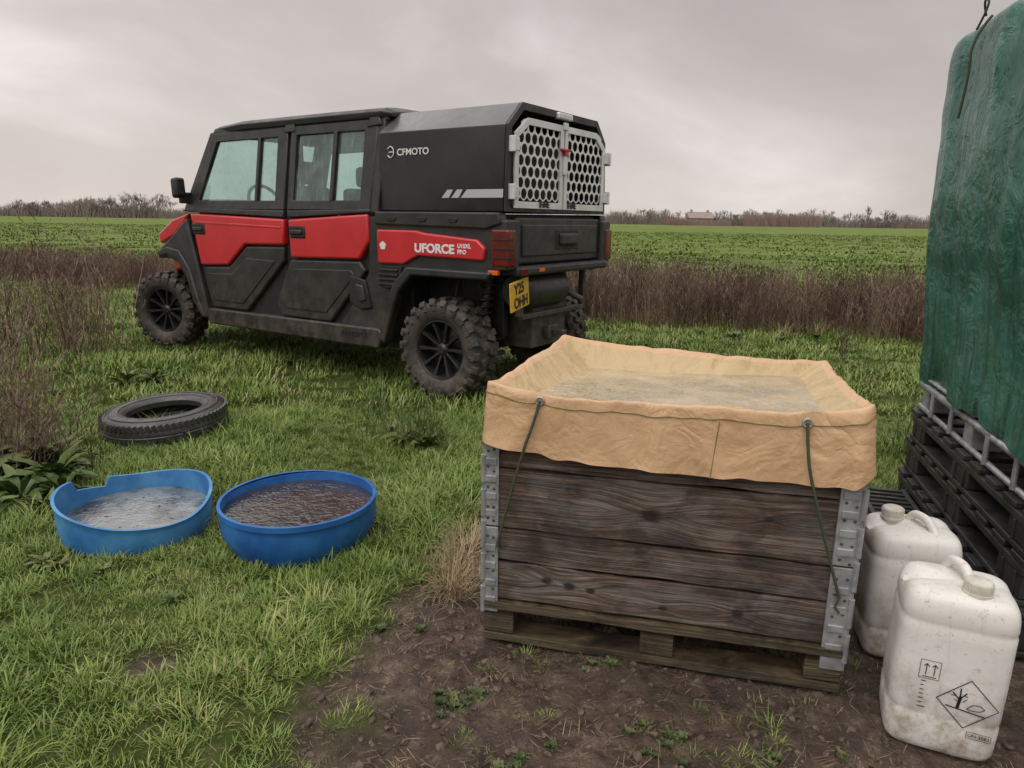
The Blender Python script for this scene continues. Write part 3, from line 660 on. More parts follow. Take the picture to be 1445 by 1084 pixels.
mesh_obj('canopy_stripes',V,F,M_grey,veh)
text('sill_lettering','CFMOTO',.05,sideM(1.02,.385,.028),M_plastic2,veh,bold=.002,xs=1.3)
pl_=empty('plate_holder'); pl_.parent=veh; pl_.location=(-.56,-.21,.80); pl_.rotation_euler=(rad(-7),rad(0),rad(8))
boxes('number_plate',[(-.006,.006,-.145,.145,-.10,.10)],M_yel,pl_,.004)
def pt(body,y,z):
    return text('plate_text',body,.10,Matrix(((0,0,-1,-.008),(-1,0,0,y),(0,1,0,z),(0,0,0,1))),M_black,pl_,bold=.003,xs=.95)
pt('Y25',.09,.012); pt('OHH',.10,-.082)
V=[];F=[]
Mm=Matrix.Translation((-.42,-.36,.80))
lathe(V,F,[(.0,0),(.11,0),(.135,-.03),(.14,-.08),(.14,-.52),(.135,-.56),(.10,-.60),(0,-.60)],24,Mm); 
mesh_obj('exhaust_silencer',V,F,M_plastic,veh,smooth=True,fix=True)
tube('exhaust_pipe',[(-.42,-.95,.80),(-.52,-1.02,.74),(-.60,-1.04,.70)],.025,M_mech,veh)
xbox('rear_frame',[(-.50,-.45,.32,.36,.62,.95),(-.50,-.45,1.24,1.28,.62,.95),(-.50,-.46,.34,1.26,.60,.64),(-.50,-.40,.72,.86,.42,.52),(-.60,-.50,.76,.82,.45,.49)],M_mech,.008)
V=[];F=[]; lathe(V,F,[(0,.14),(.10,.14),(.13,.08),(.13,-.08),(.10,-.14),(0,-.14)],18,Matrix.Translation((0,-.80,.42))); mesh_obj('differential',V,F,M_mech,veh,smooth=True,fix=True)
for sgn,w_ in ((1,.30),(-1,1.30)):
    wh=.16 if sgn>0 else 1.44
    for (s,zz) in ((.18,.42),(-.20,.42),(.15,.30),(-.18,.30)): tube('suspension_arm',[(s,-(w_+sgn*.28),zz),(s*.3,-wh-.0,zz-.02)],.020,M_mech,veh)
    tube('drive_shaft',[(0,-.80,.42),(0,-wh,.37)],.022,M_mech,veh)
    tube('damper',[(-.16,-(w_-sgn*.03),.36),(-.20,-(w_+sgn*.10),.98)],.028,M_mech,veh)
    hx=[]
    for i in range(130):
        t=i/129; c_=Vector((-.16,-(w_-sgn*.03),.46))*(1-t)+Vector((-.20,-(w_+sgn*.10),.92))*t; a=t*9*2*math.pi
        hx.append(c_+Vector((math.cos(a)*.058,math.sin(a)*.058,0)))
    tube('coil_spring',hx,.011,M_plastic,veh,res=1)
    tube('brake_hose',[(.1,-(w_+sgn*.1),.9),(.12,-(w_-sgn*.02),.6),(.02,-w_,.45)],.008,M_mech,veh,spl='NURBS')
xbox('inner_arch',[(-.30,.56,.40,.46,.45,.97),(-.30,.56,1.14,1.20,.45,.97),(.40,.60,.2,1.4,.34,.95)],M_plastic2,.01)
xbox('front_subframe',[(3.1,3.85,.5,1.1,.35,.8)],M_mech,.02)
for w_ in (.25,1.35): 
    tube('front_arm',[(3.57,-w_,.34),(3.57,-(.5 if w_<1 else 1.1),.42)],.022,M_mech,veh); tube('front_damper',[(3.5,-w_-(.05 if w_<1 else -.05),.4),(3.4,-(.4 if w_<1 else 1.2),.98)],.035,M_mech,veh)
xbox('seats',[(s,s+.14,a,a+.46,.85,1.56) for s in (1.78,.78) for a in (.22,.92)]+[(s,s+.5,a,a+.46,.8,.92) for s in (1.84,.84) for a in (.22,.92)]+[(s,s+.09,a+.11,a+.35,1.57,1.76) for s in (1.77,.80) for a in (.22,.92)],M_seat,.04)
tube('steering_wheel',[Vector((2.42,-.45,1.42))+Vector((.07*math.sin(t),.17*math.cos(t),.15*math.sin(t))) for t in np.linspace(0,6.283,25)[:-1]],.015,M_plastic,veh,cyc=True)
tube('grab_rail',[(1.66,-.25,1.45),(1.66,-.25,1.9),(1.66,-1.35,1.9),(1.66,-1.35,1.45)],.022,M_plastic,veh)
def wheel(name,s,wc,steer,flip):
    e=bpy.data.objects.new(name,None); link(e,veh); e.location=(s,-wc,.372); e.rotation_mode='YXZ'
    e.rotation_euler=Euler((0,random.random()*2,steer+(math.pi if flip else 0)),'YXZ')
    V=[];F=[]
    prof=[(.212,.085),(.215,.105),(.232,.122),(.262,.134),(.300,.138),(.328,.131),(.346,.112),(.352,.07),(.354,0),(.352,-.07),(.346,-.112),(.328,-.131),(.300,-.138),(.262,-.134),(.215,-.105),(.21,-.08)]
    lathe(V,F,prof,60); mesh_obj('tyre_carcass',V,F,M_rubber,e,smooth='all',fix=True)
    V=[];F=[]; n=22
    for i in range(n):
        for sg in (1,-1):
            a=2*math.pi*(i+(.5 if sg<0 else 0))/n
            M=Matrix.Rotation(a,4,'Y')@Matrix.Translation((.358,0,0))@Matrix.Rotation(sg*.35,4,'X')
            box_geo(V,F,-.014,.019,sg*.012 if sg>0 else -.085,.085 if sg>0 else -.012,-.022,.022,M)
            M=Matrix.Rotation(a+.06,4,'Y')@Matrix.Translation((.343,sg*.112,0))@Matrix.Rotation(sg*-.55,4,'Z')
            box_geo(V,F,-.03,.020,-.018,.026,-.030,.022,M)
            M=Matrix.Rotation(a+.02,4,'Y')@Matrix.Translation((.312,sg*.134,0))
            box_geo(V,F,-.026,.024,-.010,.010,-.013,.019,M)
    mesh_obj('tyre_lugs',V,F,M_rubber,e,bevel=.004,seg=1)
    V=[];F=[]; lathe(V,F,[(.0,.0),(.05,.0),(.12,-.01),(.185,-.03),(.195,.05),(.200,.095),(.210,.108),(.222,.106),(.222,.09),(.212,.07)],48); mesh_obj('rim_barrel',V,F,M_rim,e,smooth=True,fix=True)
    V=[];F=[]
    for i in range(10):
        M=Matrix.Rotation(2*math.pi*i/10,4,'Y'); b=len(V)
        for (rr,hw,y0,y1) in ((.035,.014,.03,.075),(.12,.010,.045,.085),(.200,.020,.06,.098)):
            for dz,yy in ((-hw,y0),(hw,y0),(hw*.7,y1),(-hw*.7,y1)): V.append(tuple(M@Vector((rr,yy,dz))))
        for k in range(2):
            for q in range(4): F.append((b+4*k+q,b+4*k+(q+1)%4,b+4*k+4+(q+1)%4,b+4*k+4+q))
    mesh_obj('rim_spokes',V,F,M_rim,e,bevel=.002,fix=True)
    V=[];F=[]; lathe(V,F,[(0,.09),(.028,.09),(.034,.082),(.048,.075),(.052,.06),(.052,0)],24)
    for i in range(5):
        M=Matrix.Rotation(2*math.pi*i/5,4,'Y')@Matrix.Translation((.066,0,0)); lathe(V,F,[(0,.07),(.008,.07),(.009,.04)],8,M)
    mesh_obj('hub',V,F,M_rim,e,smooth=True,fix=True)
random.seed(2)
wheel('rear_wheel',0,.13,0,False); wheel('rear_wheel_offside',0,1.47,0,True)
wheel('front_wheel',3.57,.13,rad(17),False); wheel('front_wheel_offside',3.57,1.47,rad(17),True)
# ------------------------------------------------------------------ old tyre
ty=empty('old_tyre',(-2.12,4.18,.080),0); ty.rotation_euler=(rad(2.5),rad(-2.5),0); ty.scale=(1,1,1.08)
V=[];F=[]; RX=Matrix.Rotation(rad(90),4,'X')
prof=[(.215,.02),(.212,.05),(.225,.066),(.26,.076),(.30,.074),(.335,.062),(.350,.045),(.353,.03),(.348,.027),(.353,.02),(.354,0.),(.348,-.003),(.354,-.01),(.353,-.03),(.350,-.045),(.335,-.062),(.30,-.074),(.26,-.076),(.225,-.066),(.212,-.05),(.218,-.02),(.24,-.05),(.30,-.06),(.33,-.04),(.335,0),(.33,.04),(.30,.06),(.24,.05)]
lathe(V,F,prof+[prof[0]],64,RX); mesh_obj('carcass',V,F,M_wetrub,ty,smooth=True,fix=True)
V=[];F=[]
for i in range(64):
    for sg in (1,-1):
        M=Matrix.Rotation(2*math.pi*(i+.5*(sg<0))/64,4,'Z')@Matrix.Translation((.350,0,sg*.042))@Matrix.Rotation(sg*.4,4,'X'); box_geo(V,F,-.006,.007,-.011,.011,-.019,.019,M)
mesh_obj('tread_blocks',V,F,M_wetrub,ty)
V=[];F=[]; lathe(V,F,[(.30,.0765),(.305,.0785),(.31,.0755)],64,RX); lathe(V,F,[(.245,.0745),(.25,.0775),(.255,.0765)],64,RX); mesh_obj('sidewall_rings',[(a,b,abs(c_)) for a,b,c_ in V],F,M_wetrub,ty,smooth=True)
# ------------------------------------------------------------------ tubs
M_blue=pm('blue_hdpe',(.010,.080,.30),(.025,.150,.42),scale=7,rough=.35,rough2=.6,bump=.15,bscale=30)
M_blue2=pm('faded_blue_hdpe',(.02,.14,.38),(.07,.25,.48),scale=7,rough=.35,rough2=.6,bump=.15,bscale=30)
def water_mat(name,c1,c2,scale=3,rip=.35,lo=.4,hi=.6,rs=26,ior=1.5,bd=.004):
    m,nt,bs=newmat(name); co_=coord(nt,'World'); f=rng_(nt,noise_(nt,co_,scale,6,.6,.4),lo,hi)
    nt.links.new(mixc(nt,f,c1,c2),bs.inputs['Base Color']); bs.inputs['Roughness'].default_value=.03; bs.inputs['IOR'].default_value=ior
    bs.inputs['Specular IOR Level'].default_value=.6; bs.inputs['Coat Weight'].default_value=.6; bs.inputs['Coat Roughness'].default_value=.02
    h=math_(nt,'ADD',noise_(nt,co_,rs,2,.5,.8),math_(nt,'MULTIPLY',noise_(nt,co_,rs*2.4,2,.5,.3),.45))
    b=N(nt,'ShaderNodeBump'); b.inputs['Strength'].default_value=rip; b.inputs['Distance'].default_value=bd
    nt.links.new(h,b.inputs['Height']); nt.links.new(b.outputs[0],bs.inputs['Normal']); nt.links.new(b.outputs[0],bs.inputs['Coat Normal']); return m
M_w1=water_mat('rainwater_leafy',(.20,.21,.20),(.035,.035,.03),7,1.,rs=40,ior=1.8)
M_w2=water_mat('murky_water',(.020,.016,.014),(.050,.038,.028),4,1.,rs=26,ior=1.6,bd=.005)
def tub(name,loc,Rr,rimf,zw,wm,bot=.9,rz=0,tilt=0,nleaf=8,mat=None):
    e=empty(name,loc,rz); e.rotation_euler[0]=tilt
    n=96;V=[];F=[]; lv=[0,.25,.5,.75,.93,1.0]
    for i in range(n):
        a=2*math.pi*i/n; h=rimf(a); wob=1+.012*math.sin(2*a+1)+.006*math.sin(5*a)
        for t in lv: rr=Rr*wob*(bot+(1-bot)*min(1,t*2.2))+(.006 if t>.95 else 0); V.append((rr*math.cos(a),rr*math.sin(a),h*t))
        for t in (1.0,.5,0.): rr=(Rr*wob-.007)*(bot+(1-bot)*min(1,t*2.2)); V.append((rr*math.cos(a),rr*math.sin(a),h*t+(.0 if t==1 else 0.004)))
    m=len(lv)+3
    for i in range(n):
        for j in range(m-1): F.append((i*m+j,((i+1)%n)*m+j,((i+1)%n)*m+j+1,i*m+j+1))
    F.append(tuple(i*m+m-1 for i in range(n)))
    mesh_obj('wall',V,F,mat or M_blue,e,smooth=True,fix=False,angle=50)
    V=[((Rr-.008)*math.cos(2*math.pi*i/n),(Rr-.008)*math.sin(2*math.pi*i/n),zw) for i in range(n)]
    mesh_obj('water',V,[tuple(range(n))],wm,e)
    V=[];F=[];random.seed(len(name)+int(loc[0]*10))
    for i in range(nleaf):
        rr=random.random()**.5*Rr*.8; a=random.random()*6.28; b=len(V); x,y=rr*math.cos(a),rr*math.sin(a); q=random.random()*6.28; L=random.uniform(.004,.012)
        for k,(l,ww) in enumerate(((-1,0),(0,.45),(1,0),(0,-.45))):
            V.append((x+L*(l*math.cos(q)-ww*math.sin(q)),y+L*(l*math.sin(q)+ww*math.cos(q)),zw+.0015))
        F.append((b,b+1,b+2,b+3))
    mesh_obj('floating_leaves',V,F,M_weed,e)
    return e
def rimL(a):
    h=.115+.055*max(0,math.cos(a-rad(70)))**1.5+.090*max(0,math.cos(a-rad(200)))**2+.012*math.sin(3*a)
    if rad(140)<a<rad(172): h-=.045
    return h
t1=tub('blue_tub',(-1.58,2.80,-.005),.29,rimL,.075,M_w1,bot=.97,tilt=rad(1),nleaf=14,mat=M_blue2)
t2=tub('blue_tub',(-.87,2.73,-.01),.305,lambda a:.185+.006*math.sin(a*2),.150,M_w2,bot=.86,tilt=0,nleaf=7)
V=[];F=[]; lathe(V,F,[(.306,.165),(.313,.168),(.313,.19),(.306,.192),(.300,.19)],72,RX@Matrix.Diagonal((1,-1,1,1))); 
V=[(x,y,abs(z)) for x,y,z in V]; mesh_obj('rolled_rim',V,F,M_blue,t2,smooth=True)
# ------------------------------------------------------------------ pallet box
pal=empty('wooden_pallet',BOX0,BRZ)
def wood_mat(name,dark,mid,light,knots=(),gs=1.0,grey=None):
    m,nt,bs=newmat(name); tcn=N(nt,'ShaderNodeTexCoord').outputs['Object']; sp=N(nt,'ShaderNodeSeparateXYZ'); nt.links.new(tcn,sp.inputs[0])
    X,Yy,Z=sp.outputs; q=Z; kn=None
    lown=noise_(nt,coord(nt,'Object',(1.0,1,3)),1.8,1)
    q=math_(nt,'ADD',q,math_(nt,'MULTIPLY',lown,.045))
    for (kx,kz,kr) in knots:
        dx=math_(nt,'SUBTRACT',X,kx); dz=math_(nt,'SUBTRACT',Z,kz)
        r2=math_(nt,'ADD',math_(nt,'MULTIPLY',math_(nt,'MULTIPLY',dx,dx),.45),math_(nt,'MULTIPLY',dz,dz))
        g_=math_(nt,'EXPONENT',math_(nt,'MULTIPLY',r2,-1/(1.8*kr)**2))
        q=math_(nt,'ADD',q,math_(nt,'MULTIPLY',math_(nt,'MULTIPLY',g_,kr*.7),math_(nt,'SIGN',dz)))
        k_=rng_(nt,math_(nt,'SQRT',r2),kr*.62,kr*.30,0,1); kn=k_ if kn is None else math_(nt,'MAXIMUM',kn,k_)
    cb=N(nt,'ShaderNodeCombineXYZ'); nt.links.new(math_(nt,'MULTIPLY',X,.8),cb.inputs[0]); nt.links.new(math_(nt,'MULTIPLY',Yy,8),cb.inputs[1]); nt.links.new(math_(nt,'MULTIPLY',q,60*gs),cb.inputs[2])
    g1=noise_(nt,cb.outputs[0],2.2,6,.62,.05); cb2=N(nt,'ShaderNodeVectorMath',operation='MULTIPLY'); nt.links.new(cb.outputs[0],cb2.inputs[0]); cb2.inputs[1].default_value=(5,1,5)
    g2=noise_(nt,cb2.outputs[0],2.,3,.6); big=noise_(nt,coord(nt,'Object',(1,1,2.2)),3.1,4)
    f=math_(nt,'ADD',math_(nt,'MULTIPLY',g1,.56),math_(nt,'ADD',math_(nt,'MULTIPLY',g2,.36),math_(nt,'MULTIPLY',big,.10)))
    c=ramp(nt,f,[(.40,dark),(.485,mid),(.55,[a*1.45 for a in mid]),(.63,light)])
    if grey is not None: c=mixc(nt,rng_(nt,noise_(nt,coord(nt,'Object',(1.5,1,4)),3.0,5,.6),.44,.58,0,.8),c,mixc(nt,rng_(nt,f,.44,.58),[a*.38 for a in grey],[a*1.3 for a in grey]))
    c=mixc(nt,rng_(nt,noise_(nt,coord(nt,'Object',(1,1,1.6)),4.4,5,.65,.5),.48,.62,0,.7),c,dark)
    if kn is not None: c=mixc(nt,math_(nt,'MULTIPLY',kn,.92,clamp=True),c,(.012,.008,.006))
    nt.links.new(c,bs.inputs['Base Color']); nt.links.new(rng_(nt,big,.35,.65,.32,.7),bs.inputs['Roughness']); bs.inputs['Specular IOR Level'].default_value=.4
    bump_(nt,bs,math_(nt,'ADD',g1,math_(nt,'MULTIPLY',g2,.9)),.9,.005); return m
M_board=wood_mat('wet_weathered_pine',(.022,.015,.012),(.085,.057,.041),(.27,.205,.165),knots=((.50,.475,.044),(.20,.225,.024),(.27,.215,.026),(.335,.21,.020),(.76,.20,.024),(.55,.185,.018),(.82,.50,.018)),grey=(.205,.172,.150))
M_pal=wood_mat('mossy_pallet_wood',(.020,.015,.009),(.070,.053,.030),(.18,.145,.085))
def board(name,x0,x1,y0,y1,z0,z1,mat,parent,jit=.004,nseg=26,along='x'):
    V=[];F=[];n=nseg
    for i in range(n+1):
        t=i/n
        for k,(a,b) in enumerate(((0,0),(1,0),(1,1),(0,1))):
            if along=='x': x=x0+(x1-x0)*t; y=y0+(y1-y0)*a
            else: y=y0+(y1-y0)*t; x=x0+(x1-x0)*a
            z=z0+(z1-z0)*b; o=jit*mn.noise(Vector((x*6+z*30,y*6,k*3.3+z*7))); V.append((x,y,z+o))
    for i in range(n):
        for k in range(4): F.append((4*i+k,4*i+(k+1)%4,4*i+4+(k+1)%4,4*i+4+k))
    F+= [(3,2,1,0),(4*n,4*n+1,4*n+2,4*n+3)]
    return mesh_obj(name,V,F,mat,parent,bevel=.003,fix=True)
BW=1.055; BD=.70
board('deck_front',0,BW,-.01,.09,.112,.138,M_pal,pal); 
for y in (.15,.30,.45,.60): board('deck_board',0,BW,y,y+.09,.112,.138,M_pal,pal)
for x in (.0,.49,BW-.10):
    for y in (0,.30,.60): board('block',x,x+.098,y,y+.09,.03,.11,M_pal,pal,nseg=2)
board('base_front',-.0,BW+.0,-.005,.095,.0,.026,M_pal,pal); board('base_mid',0,BW,.3,.39,.0,.026,M_pal,pal); board('base_back',0,BW,.6,.69,.0,.026,M_pal,pal)
for x in (0,.49,BW-.1): board('stringer',x,x+.098,0,.7,.088,.110,M_pal,pal,along='y')
tk=empty('pallet_collar_pond',BOX0,BRZ)
zs=[.142,.272,.383,.575,.760]
for i in range(4):
    o=(.0,.003,-.002,.002)[i]
    board('board_front_%d'%i,.012,BW-.012,.004+o,.026+o,zs[i]+.003,zs[i+1]-.004,M_board,tk,jit=.006)
    board('board_back_%d'%i,.012,BW-.012,BD-.03,BD-.01,zs[i]+.002,zs[i+1]-.003,M_board,tk)
    board('board_left_%d'%i,.0,.022,.03,BD-.03,zs[i]+.002,zs[i+1]-.003,M_board,tk,along='y')
    board('board_right_%d'%i,BW-.022,BW-.0,.03,BD-.03,zs[i]+.002,zs[i+1]-.003,M_board,tk,along='y')
def plate(x0,x1,z0,z1): return (x0,x1,-.0045,.003,z0,z1)
L=[]
for z0,z1 in ((.10,.385),(.39,.66)):
    L.append(plate(.0,.047,z0,z1)); L.append(plate(BW-.062,BW,z0-(.03 if z0<.2 else 0),z1))
    for k in range(4):
        zz=z0+.03+k*(z1-z0-.05)/4; L.append((.006,.040,-.0085,-.003,zz,zz+.022)); L.append((BW-.054,BW-.012,-.0085,-.003,zz,zz+.022))
    L.append((-.004,.0,-.004,.06,z0,z1)); L.append((BW,BW+.004,-.004,.06,z0-(.03 if z0<.2 else 0),z1))
boxes('corner_hinges',L,M_steel,tk,.002)
V=[];F=[]
for x in (.0,BW):
    for z0 in (.10,.21,.32,.42,.53): lathe(V,F,[(0,0),(.0085,0),(.0085,.085),(0,.085)],10,Matrix.Translation((x,-.004,z0))@RX.inverted()@Matrix.Diagonal((1,-1,1,1)))
mesh_obj('hinge_pins',V,F,M_steel,tk,smooth=True,fix=True)
V=[];F=[]
random.seed(5)
for x in (.014,.032,BW-.018,BW-.045):
    for z in np.arange(.13,.64,.055): lathe(V,F,[(0,-.0075),(.0035,-.0065),(.005,-.004)],8,Matrix.Translation((x,0,z+random.uniform(-.01,.01))))
mesh_obj('rivets',V,F,M_mech,tk,smooth=True)
# tarpaulin
def tarp_mat(name,c1,c2,c3,rough=.45,bs_=.6):
    m,nt,bs=newmat(name); co_=coord(nt,'Object'); c=mixc(nt,rng_(nt,noise_(nt,co_,3,6),.35,.65),c1,c2); c=mixc(nt,rng_(nt,noise_(nt,co_,9,7,.7),.54,.72,0,.6),c,c3)
    nt.links.new(c,bs.inputs['Base Color']); nt.links.new(rng_(nt,noise_(nt,co_,6,4),.35,.65,rough-.1,rough+.15),bs.inputs['Roughness'])
    rid=math_(nt,'ABSOLUTE',math_(nt,'SUBTRACT',noise_(nt,co_,5.5,3,.5,.9),.5))
    h=math_(nt,'ADD',math_(nt,'MULTIPLY',rid,1.6),math_(nt,'ADD',math_(nt,'MULTIPLY',noise_(nt,co_,16,4,.6,.6),.5),math_(nt,'MULTIPLY',noise_(nt,co_,420,1),.03)))
    bump_(nt,bs,h,bs_,.024); return m
M_tan=tarp_mat('tan_pvc_canvas',(.61,.395,.225),(.54,.34,.185),(.41,.26,.14),.42)
M_liner=tarp_mat('wet_liner',(.50,.36,.19),(.44,.33,.15),(.20,.17,.06),.25)
cor=[Vector((.014,-.010)),Vector((BW-.012,-.010)),Vector((BW-.005,BD+.0)),Vector((.125,BD-.05))]
corz=[.846,.852,.835,.885]; npz=60
per=[]
for k in range(4):
    a,b=cor[k],cor[(k+1)%4]; d=(b-a).normalized(); outn=Vector((d.y,-d.x))
    for i in range(npz):
        t=i/npz; p=a+(b-a)*t; e_=4*t*(1-t); z=corz[k]*(1-t)+corz[(k+1)%4]*t-(.036 if k==0 else .014)*min(1,e_*1.6)**.7
        bl=min(t,1-t)*9
        if bl<1:
            ok=Vector(((b-a).y,-(b-a).x)).normalized(); oth=cor[k-1]-a if t<.5 else cor[(k+2)%4]-b
            o2=(-oth.normalized()); nn=(ok+o2*(1-bl)*.5*(1)).normalized(); 
        else: nn=outn
        per.append((p,nn,z,k,t))
NP=len(per)
rows=[(-.19,1.0),(-.13,.84),(-.085,.62),(-.048,.36),(-.018,.12),(-.003,.01),(.003,-.001),(.006,-.008),(.008,-.040),(.010,-.070),(.011,-.100),(.013,-.130),(.015,-.160),(.018,-.185)]
V=[];F=[]; nr=len(rows)
cen=Vector((BW/2+.02,BD/2,0))
for i,(p,nn,z,k,t) in enumerate(per):
    for j,(o,dz) in enumerate(rows):
        outer=max(0,(j-6)/(nr-7))
        rg=1-abs(mn.noise(Vector((p.x*8+k*3,p.y*8,2+j*.10))))*3.0
        wv=.007*mn.noise(Vector((p.x*7,p.y*7,j*.16+k*5)))+.013*outer*mn.noise(Vector((p.x*11+k*3,p.y*11,1+j*.05)))+.009*outer*max(0,rg)
        if outer>0 and min(t,1-t)<.05: wv+=.016*outer*(0.3 if (k==0 and t<.5) or (k==3 and t>.5) else 1)
        if k==0:
            for tx in (.145,.865): wv-=.014*math.exp(-((t-tx)/.028)**2)*(1 if j>=6 else .2)
        wob=.006*mn.noise(Vector((p.x*5,p.y*5,k*2.)))+.007*mn.noise(Vector((p.x*19,p.y*19,k*2.+j*.2)))
        if j<5:
            q=p+(cen.xy-p).normalized()*(-o)*1.1+nn*wv*.4
            zz=(z)*(1-dz)+.752*dz+wob*(1-dz)*1.8
        elif j==5: q=p+nn*(o+wv*.5); zz=z+wob
        else:
            q=p+nn*(o+wv+.003); zz=z+dz+wob+outer*(.022*mn.noise(Vector((p.x*3+9,p.y*3,k)))-(.030 if (k==0 and t>.5) else 0)*(t-.5)*2*(k==0))
        V.append((q.x,q.y,zz))
for i in range(NP):
    for j in range(nr-1): F.append((i*nr+j,((i+1)%NP)*nr+j,((i+1)%NP)*nr+j+1,i*nr+j+1))
tp=mesh_obj('tarpaulin',V,F,M_tan,tk,smooth='all'); tp.data.materials.append(M_liner)
for fi,p in enumerate(tp.data.polygons):
    if fi%(nr-1)<4: p.material_index=1
sb=tp.modifiers.new('s','SUBSURF'); sb.levels=1; sb.render_levels=1
mesh_obj('liner_floor',[(V[i*nr][0],V[i*nr][1],.752) for i in range(NP)],[tuple(range(NP))],M_liner,tk)
M_pw=water_mat('clear_rainwater',(.42,.32,.19),(.20,.175,.085),6,1.,rs=18,ior=1.8,bd=.011)
ring=[]
for i in range(NP):
    p=per[i][0]; q=p+(cen.xy-p).normalized()*.05; ring.append((q.x,q.y,.781))
mesh_obj('water',ring,[tuple(range(NP))],M_pw,tk)
M_thread=pm('green_thread',(.10,.12,.02),(.16,.17,.04),scale=60,rough=.8)
sp=[]
for i in range(NP):
    v=tp.data.vertices[i*nr+8].co; nn=per[i][1]; sp.append((v.x+nn.x*.002,v.y+nn.y*.002,v.z+.008))
tube('seam_thread',sp,.0012,M_thread,tk,cyc=True,res=1)
ii=int(npz*.64); tube('seam_vertical',[(tp.data.vertices[ii*nr+j].co.x-.003*(j-8),tp.data.vertices[ii*nr+j].co.y-.002,tp.data.vertices[ii*nr+j].co.z) for j in range(8,nr)],.0012,M_thread,tk,res=1)
M_cord=pm('green_cord',(.035,.045,.022),(.07,.08,.045),scale=300,rough=.8)
def eyelet(t):
    v=tp.data.vertices[int(npz*t)*nr+8].co; return Vector((v.x,v.y-.004,v.z+.016))
for t,en,nm in ((.15,(.052,-.012,.36),'l'),(.865,(BW-.035,-.014,.30),'r')):
    e_=eyelet(t); tube('eyelet_'+nm,[e_+Vector((.011*math.cos(a),-.002,.011*math.sin(a))) for a in np.linspace(0,6.283,17)[:-1]],.0035,M_steel,tk,cyc=True)
    hem=tp.data.vertices[int(npz*(t*.8+.0 if nm=='l' else t+.02))*nr+nr-1].co
    tube('cord_'+nm,[e_+Vector((0,-.004,0)),e_+Vector((-.012 if nm=='l' else .004,-.012,-.06)),(e_.x*.62+en[0]*.38 if nm=='l' else e_.x+.022,hem.y-.012,hem.z+.005),en],.0042,M_cord,tk,spl='NURBS')
    tube('cord_hook_'+nm,[en,(en[0]-.008,en[1],en[2]-.03),(en[0]+.004,en[1],en[2]-.045)],.0035,M_cord,tk)
tube('cord_side',[(BW+.01,.12,.80),(BW+.03,.10,.62),(BW+.012,.05,.42),(BW+.01,.02,.33)],.004,M_cord,tk,spl='NURBS')
# ------------------------------------------------------------------ jerry cans
def jug_mat():
    m,nt,bs=newmat('dirty_white_hdpe'); co_=coord(nt,'Object'); c=mixc(nt,rng_(nt,noise_(nt,co_,5,5),.35,.65),(.76,.745,.71),(.67,.65,.60))
    sp=N(nt,'ShaderNodeSeparateXYZ'); nt.links.new(co_,sp.inputs[0]); low=rng_(nt,sp.outputs[2],.0,.28,1.,0.04)
    sp1=rng_(nt,noise_(nt,co_,60,8,.8),.57,.68,0,.8); c=mixc(nt,sp1,c,(.26,.19,.13))
    d=math_(nt,'MULTIPLY',low,rng_(nt,noise_(nt,co_,18,8,.72),.42,.66),clamp=True); c=mixc(nt,d,c,(.25,.19,.13))
    st=rng_(nt,noise_(nt,coord(nt,'Object',(1,1,.12)),38,5,.6),.56,.72,0,.38); c=mixc(nt,st,c,(.40,.35,.28))
    nt.links.new(c,bs.inputs['Base Color']); bs.inputs['Roughness'].default_value=.38
    bump_(nt,bs,noise_(nt,co_,22,4),.3,.006); return m
M_jug=jug_mat(); M_cap=pm('dirty_cap',(.66,.64,.58),(.48,.44,.36),scale=30,rough=.5)
